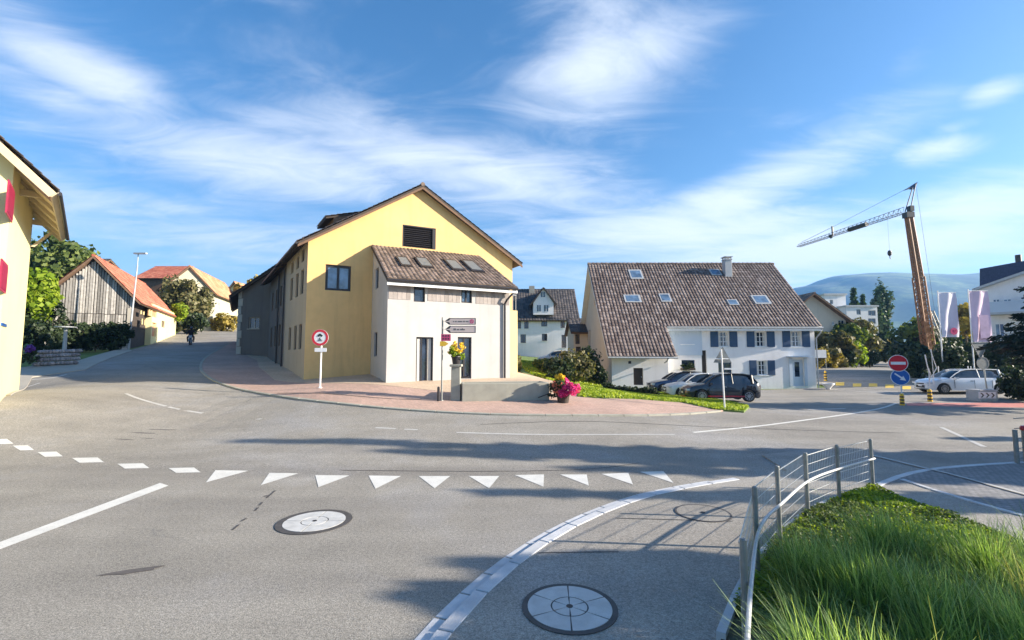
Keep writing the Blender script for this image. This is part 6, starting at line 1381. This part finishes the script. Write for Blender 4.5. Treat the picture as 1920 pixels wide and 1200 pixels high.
hp = j0.lerp(j1, .13); zh = P(0, 476, hp.y)[2]; mb = MB(); mb.tube(hp, (hp.x, hp.y, zh + .5), .008, None, 4); mb.build('hoist_rope', 'dark', t); mb = MB(); mb.lathe((hp.x, hp.y, zh - .3), [(.05, 0), (.22, .15), (.26, .5), (.15, .75), (.03, .8)], 8); mb.path([(hp.x, hp.y, zh - .25), (hp.x, hp.y, zh - .6), (hp.x + .12, hp.y, zh - .7)], .05, 5); mb.build('hook_block', 'dark', t)
mb = MB(); lattice(mb, base + np.array((3.4, .6, .3)), base + np.array((.7, .3, 7.5)), .5, .4, 9, .06, .035); mb.build('support_strut', 'galv_dull', t)
mb = MB(); mb.box(base[0] - 2, base[0] + 3.8, Y - 1.6, Y + 2, g0 + .35, g0 + .75); mb.box(base[0] + 1.8, base[0] + 3.8, Y - 1, Y + 1.4, g0 + .75, g0 + 2.6)
for sx in (-1.9, 3.7):
    for sy in (-1.5, 1.9): mb.tube((base[0] + sx, Y + sy, g0 - .05), (base[0] + sx, Y + sy, g0 + .6), .18)
mb.build('chassis', 'concrete', t)

# =================================================================== VEHICLES
def car(label, u_front, Y, L_, H_, W_, head, paint_, group, red=False, z=None, name='parked_car', dark_roof=False, estate=False, seed=1, xc=None):
    """head: direction the car faces, degrees from +X"""
    c_, s_ = math.cos(R(head)), math.sin(R(head))
    xc_ = xc if xc is not None else P(u_front, 700, Y)[0] - c_ * L_ / 2
    z = tz(xc_, Y) + .01 if z is None else z
    t = thing(name, label, 'car', (xc_, Y, z), group)
    def w3(x, y, zz): return (xc_ + c_ * x - s_ * y, Y + s_ * x + c_ * y, z + zz)
    wf, wr = L_ / 2 - .82, -L_ / 2 + .72; hw = W_ / 2; wr_ = .32
    K1 = [(0, .60), (.03, .70), (.08, .80), (.16, .88), (.27, .95), (.5, .97), (.9, .99), (.96, .97), (1, .84)]
    Kw = [(0, .60), (.02, .76), (.06, .88), (.14, .96), (.4, 1), (.8, .99), (.93, .93), (.98, .84), (1, .74)]
    def it(Kk, f):
        for a, b in zip(Kk[:-1], Kk[1:]):
            if a[0] <= f <= b[0]: return a[1] + (b[1] - a[1]) * (f - a[0]) / (b[0] - a[0])
        return Kk[-1][1]
    n = 64; rings = []
    for i in range(n + 1):
        f = i / n; x = L_ / 2 - f * L_; w_ = it(Kw, f) * hw; zt_ = it(K1, f) * H_ / 1.45; zb = .20 + .10 * max(0, 1 - f / .04) + .12 * max(0, (f - .96) / .04)
        ze = zb
        for xw in (wf, wr):
            dx = abs(x - xw)
            if dx < .385: ze = max(ze, .30 + math.sqrt(.385 ** 2 - dx ** 2))
        zm = max(ze + .02, .52); ring = [(0, zb), (w_ * .70, zb), (w_ * .72, ze), (w_ * .985, ze), (w_, zm), (w_ * .985, zt_ - .12), (w_ * .93, zt_ - .02), (w_ * .62, zt_ + .015), (0, zt_ + .03)]
        rings.append([(x, y, zz) for y, zz in ring] + [(x, -y, zz) for y, zz in ring[-2:0:-1]])
    m = len(rings[0]); mb = MB(); mb.add([w3(*p) for r_ in rings for p in r_], [(i * m + k, i * m + (k + 1) % m, (i + 1) * m + (k + 1) % m, (i + 1) * m + k) for i in range(n) for k in range(m)] + [tuple(range(m - 1, -1, -1)), tuple(range(n * m, (n + 1) * m))])
    body = mb.build('body', paint_, t, smooth=True); body.data.set_sharp_from_angle(angle=R(38))
    fb = .97 if estate else .95
    top = [(.26, .0), (.34, .24), (.42, .42), (.50, .485), (.62, .50), (.78, .475 if not estate else .49), (.88, .40 if not estate else .46), (fb, .04)]
    G_ = []
    for f, hh in top:
        x = L_ / 2 - f * L_; zt_ = it(K1, min(f, .98)) * H_ / 1.45; hh *= H_ / 1.45; k = hh / .5; yb = hw * .90; yt = hw * (.90 - .22 * k)
        G_.append([(x, yb, zt_ - .03), (x, yt, zt_ + hh), (x, 0, zt_ + hh + .02 * k), (x, -yt, zt_ + hh), (x, -yb, zt_ - .03)])
    mb = MB(); mb.add([w3(*p) for r_ in G_ for p in r_], [(i * 5 + k, i * 5 + k + 1, (i + 1) * 5 + k + 1, (i + 1) * 5 + k) for i in range(len(G_) - 1) for k in range(4)]); mb.build('windows', 'glass_car', t, smooth=True)
    mb = MB(); e = .012
    for i in range(2, len(G_) - 2):   # roof skin
        a, b = G_[i], G_[i + 1]; mb.hexa([w3(p[0], p[1] * 1.01, p[2] + e * 0) for p in (a[1], b[1], b[3], a[3])] + [w3(p[0], p[1] * 1.0, p[2] + .03) for p in (a[1], b[1], b[3], a[3])])
    mb.build('roof', 'glass_car' if dark_roof else paint_, t)
    mb = MB()
    for sd in (1, 3):
        for i in range(len(G_) - 1): mb.tube(w3(*G_[i][sd]), w3(*G_[i + 1][sd]), .028, None, 5)
        lo = 0 if sd == 1 else 4
        for i, r_ in ((4, .035), (6, .075)): mb.tube(w3(*G_[i][lo]), w3(*G_[i][sd]), r_, None, 5)
    mb.build('pillars', 'black' if paint_ != 'car_white' else 'whitep', t)
    for xw in (wf, wr):
        for sd in (1, -1):
            y0, y1 = sd * (hw - .20), sd * (hw - .01); a = V3(w3(xw, y0, wr_)); b = V3(w3(xw, y1, wr_)); mb = MB(); mb.tube(a, b, wr_, None, 28); ax_ = (b - a).normalized(); mb.tube(b, b + ax_ * .012, wr_, wr_ * .86, 28); wl = mb.build('wheel', 'rubber', t)
            mb = MB(); q = b + ax_ * .014; mb.tube(q, q + ax_ * .006, wr_ * .26, None, 12); e1 = Vector((0, 0, 1)); e2 = ax_.cross(e1)
            for k in range(10):
                an = 2 * math.pi * k / 10; d = e1 * math.cos(an) + e2 * math.sin(an); mb.tube(q + d * wr_ * .2 + ax_ * .004, q + d * wr_ * .64 + ax_ * .004, .020, .026, 4)
            for k in range(24):
                a1, a2 = 2 * math.pi * k / 24, 2 * math.pi * (k + 1) / 24; mb.tube(q + (e1 * math.cos(a1) + e2 * math.sin(a1)) * wr_ * .66, q + (e1 * math.cos(a2) + e2 * math.sin(a2)) * wr_ * .66, .016, None, 4, False)
            mb.build('rim', 'rim', wl)
    def patch(name, mat, pl):   # small box in car space
        mb = MB()
        for (x0, x1, y0, y1, z0, z1) in pl: mb.hexa([w3(x0, y0, z0), w3(x1, y0, z0), w3(x1, y1, z0), w3(x0, y1, z0), w3(x0, y0, z1), w3(x1, y0, z1), w3(x1, y1, z1), w3(x0, y1, z1)])
        return mb.build(name, mat, t)
    xf = L_ / 2
    for sd in (1, -1):
        y = sd * hw * .68; patch('headlight', 'lamp', [(xf - .30, xf - .045, min(y - .14, y + .14), max(y - .14, y + .14), .60, .70)]); patch('tail_light', 'tail', [(-xf + .02, -xf + .16, min(y - .1, y + .1), max(y - .1, y + .1), .74, .90)])
        patch('mirror', paint_, [(xf - .33 * L_, xf - .30 * L_, min(sd * hw * .97, sd * (hw + .17)), max(sd * hw * .97, sd * (hw + .17)), .93, 1.05)])
        patch('door_handle', 'black' if paint_ != 'car_black' else 'rim', [(-.15, .03, min(sd * (hw - .02), sd * (hw + .012)), max(sd * (hw - .02), sd * (hw + .012)), .80, .83)])
    patch('grille', 'black', [(xf - .10, xf + .004, -hw * .42, hw * .42, .34, .50), (xf - .10, xf + .004, -hw * .36, hw * .36, .56, .64)]); patch('number_plate', 'sgn_white', [(xf - .02, xf + .014, -.15, .15, .42, .52)])
    for bx_ in [(xx - .006, xx + .006, sd * (hw + .002) - .03 if sd > 0 else -hw - .003, hw + .003 if sd > 0 else -hw + .03, .36, .86) for xx in (L_ * .20, -L_ * .045, -L_ * .26) for sd in (1, -1)]: patch('door_seam', 'black', [bx_])
    if red:
        patch('sill_stripe', 'car_red', [(-L_ * .27, L_ * .22, sd * hw - (.03 if sd > 0 else -.0), sd * hw + (.012 if sd > 0 else .03), .27, .34) if sd > 0 else (-L_ * .27, L_ * .22, -hw - .012, -hw + .03, .27, .34) for sd in (1, -1)]); patch('bumper_stripe', 'car_red', [(xf - .16, xf - .03, -hw * .6, hw * .6, .22, .27)])
    return t
PG = 'cars parked in front of the farmhouse'
car('black hatchback with red sill stripe, nearest car before the farmhouse', 1280, 26.9, 4.05, 1.50, 1.75, 176, 'car_black', PG, red=True)
car('white parked car half hidden behind the black hatchback', 1246, 29.9, 4.1, 1.46, 1.74, 178, 'car_white', PG)
car('dark blue parked car farthest left beside the small dark door', 1216, 32.6, 4.3, 1.45, 1.76, 178, 'car_blue', PG)
car('white estate car parked under the dark yews at the right', 1730, 31.0, 4.75, 1.52, 1.80, 174, 'car_white', None, estate=True)
car('white car parked before the distant white house', 1008, 52, 4.2, 1.45, 1.75, 182, 'car_white', None)

# ---- motorcyclist on the street
def skin_body(name, J, E, mat, parent, origin):
    me = bpy.data.meshes.new(name); me.from_pydata([tuple(V3(j[0]) - V3(origin)) for j in J], E, []); ob = bpy.data.objects.new(name, me); COL.objects.link(ob); ob['_o'] = tuple(map(float, origin))
    if parent is not None: ob.parent = parent
    else: ob.location = V3(origin)
    md = ob.modifiers.new('skin', 'SKIN'); sv = me.skin_vertices[0].data if me.skin_vertices else None
    if sv is None: bpy.context.view_layer.update(); sv = me.skin_vertices[0].data
    for k, j in enumerate(J): sv[k].radius = (j[1], j[1] * (j[2] if len(j) > 2 else 1)); sv[k].use_root = (k == 0)
    sb = ob.modifiers.new('sub', 'SUBSURF'); sb.levels = 2; sb.render_levels = 2; md.use_smooth_shade = True
    me.materials.append(MT[mat]); return ob
g = gp(357, 647); Y = g[1]; o3 = (g[0], g[1], g[2]); dr = Vector((.50, -.86)).normalized()   # riding towards the junction
def q3(f, s_, z): p_ = Vector((g[0], g[1])) + dr * f + Vector((dr.y, -dr.x)) * s_; return (p_.x, p_.y, g[2] + z)
mt = thing('motorcycle', 'dark motorcycle coming down the street with its headlight towards the junction', 'motorcycle', o3)
for f in (.72, -.68):
    mb = MB(); c = V3(q3(f, 0, .31))
    mb.tube(V3(q3(f, -.06, .31)), V3(q3(f, .06, .31)), .31, None, 22); wl = mb.build('wheel', 'rubber', mt); mb = MB(); mb.tube(V3(q3(f, -.07, .31)), V3(q3(f, .07, .31)), .19, None, 16); mb.build('rim', 'rim', wl)
mb = MB(); mb.tube(q3(.35, 0, .62), q3(-.5, 0, .68), .15, .12, 8); mb.tube(q3(.35, 0, .5), q3(-.25, 0, .38), .20, .18, 8); mb.tube(q3(-.4, 0, .72), q3(-.95, 0, .86), .11, .05, 8); mb.build('frame', 'car_black', mt)
mb = MB(); mb.tube(q3(.40, 0, .72), q3(.02, 0, .80), .16, .13, 10); mb.build('tank', 'car_blue', mt); mb = MB(); mb.tube(q3(.02, 0, .80), q3(-.6, 0, .82), .13, .11, 8); mb.build('seat', 'black', mt)
mb = MB(); mb.tube(q3(.72, -.09, .31), q3(.45, -.09, .95), .028); mb.tube(q3(.72, .09, .31), q3(.45, .09, .95), .028); mb.build('fork', 'galv', mt)
mb = MB(); mb.path([q3(.30, -.38, 1.05), q3(.45, -.1, .98), q3(.45, .1, .98), q3(.30, .38, 1.05)], .018); mb.build('handlebar', 'black', mt)
mb = MB(); mb.tube(q3(.52, 0, .82), q3(.62, 0, .80), .11, .12, 14); mb.build('headlight', 'lamp', mt); mb = MB(); mb.tube(q3(.1, .17, .32), q3(-.8, .2, .42), .05, .06, 8); mb.build('exhaust', 'galv', mt)
J = [(q3(-.28, 0, .92), .17, .8), (q3(-.20, 0, 1.12), .16, .8), (q3(-.08, 0, 1.32), .19, .75), (q3(-.03, 0, 1.45), .10), (q3(0, 0, 1.54), .065), (q3(.03, 0, 1.66), .10),
     (q3(-.04, -.20, 1.40), .075), (q3(.10, -.36, 1.20), .055), (q3(.28, -.37, 1.08), .04), (q3(-.04, .20, 1.40), .075), (q3(.10, .36, 1.20), .055), (q3(.28, .37, 1.08), .04),
     (q3(-.22, -.13, .90), .11), (q3(.20, -.26, .78), .085), (q3(-.02, -.25, .38), .055), (q3(.10, -.25, .32), .045), (q3(-.22, .13, .90), .11), (q3(.20, .26, .78), .085), (q3(-.02, .25, .38), .055), (q3(.10, .25, .32), .045)]
E = [(0, 1), (1, 2), (2, 3), (3, 4), (4, 5), (2, 6), (6, 7), (7, 8), (2, 9), (9, 10), (10, 11), (0, 12), (12, 13), (13, 14), (14, 15), (0, 16), (16, 17), (17, 18), (18, 19)]
pr = thing('person', 'person in dark riding clothes and helmet astride the motorcycle', 'person', o3); skin_body('body', J, E, 'cloth', pr, o3)
mb = MB(); hc = V3(q3(.04, 0, 1.70)); n1 = 14
for j in range(9):
    pass
mb.lathe((hc.x, hc.y, hc.z - .14), [(.02, 0), (.10, .01), (.135, .08), (.145, .16), (.12, .25), (.06, .29), (.01, .30)], 16); hm = mb.build('helmet', 'black', pr, smooth=True)
mb = MB(); v0 = Vector((dr.x, dr.y, 0)); sdv = Vector((dr.y, -dr.x, 0))
mb.hexa([hc + v0 * .10 - sdv * .09 + Vector((0, 0, -.03)), hc + v0 * .10 + sdv * .09 + Vector((0, 0, -.03)), hc + v0 * .155 + sdv * .05 + Vector((0, 0, -.03)), hc + v0 * .155 - sdv * .05 + Vector((0, 0, -.03)), hc + v0 * .09 - sdv * .09 + Vector((0, 0, .06)), hc + v0 * .09 + sdv * .09 + Vector((0, 0, .06)), hc + v0 * .14 + sdv * .05 + Vector((0, 0, .06)), hc + v0 * .14 - sdv * .05 + Vector((0, 0, .06))]); mb.build('visor', 'glass', hm)
for sd in (-1, 1):   # gloved hands closed round the grips
    mb = MB(); hnd = V3(q3(.31, .37 * sd, 1.07)); mb.tube(hnd - sdv * .045, hnd + sdv * .045, .045, .04, 8)
    for k in range(4): a = hnd + sdv * (-.036 + .024 * k); mb.path([a + Vector((0, 0, .03)), a + v0 * .05 + Vector((0, 0, .015)), a + v0 * .045 - Vector((0, 0, .03))], .011, 5)
    mb.path([hnd - v0 * .01, hnd - sdv * .05 * sd + v0 * .02 - Vector((0, 0, .035))], .012, 5); mb.build('glove', 'black', pr)

# ---- haze
mb = MB(); mb.box(-2950, 2950, -2950, 2950, -14, 345); hzb = mb.build('haze', MT.setdefault('haze', bpy.data.materials.new('haze')))
m = MT['haze']; m.use_nodes = True; nt = m.node_tree; nt.nodes.clear(); o = N(nt, 'ShaderNodeOutputMaterial'); v = N(nt, 'ShaderNodeVolumePrincipled'); v.inputs['Color'].default_value = (.20, .46, .90, 1); v.inputs['Density'].default_value = HAZE; v.inputs['Anisotropy'].default_value = .2; L(nt, v.outputs[0], o.inputs['Volume'])
tag(hzb, kind='stuff')
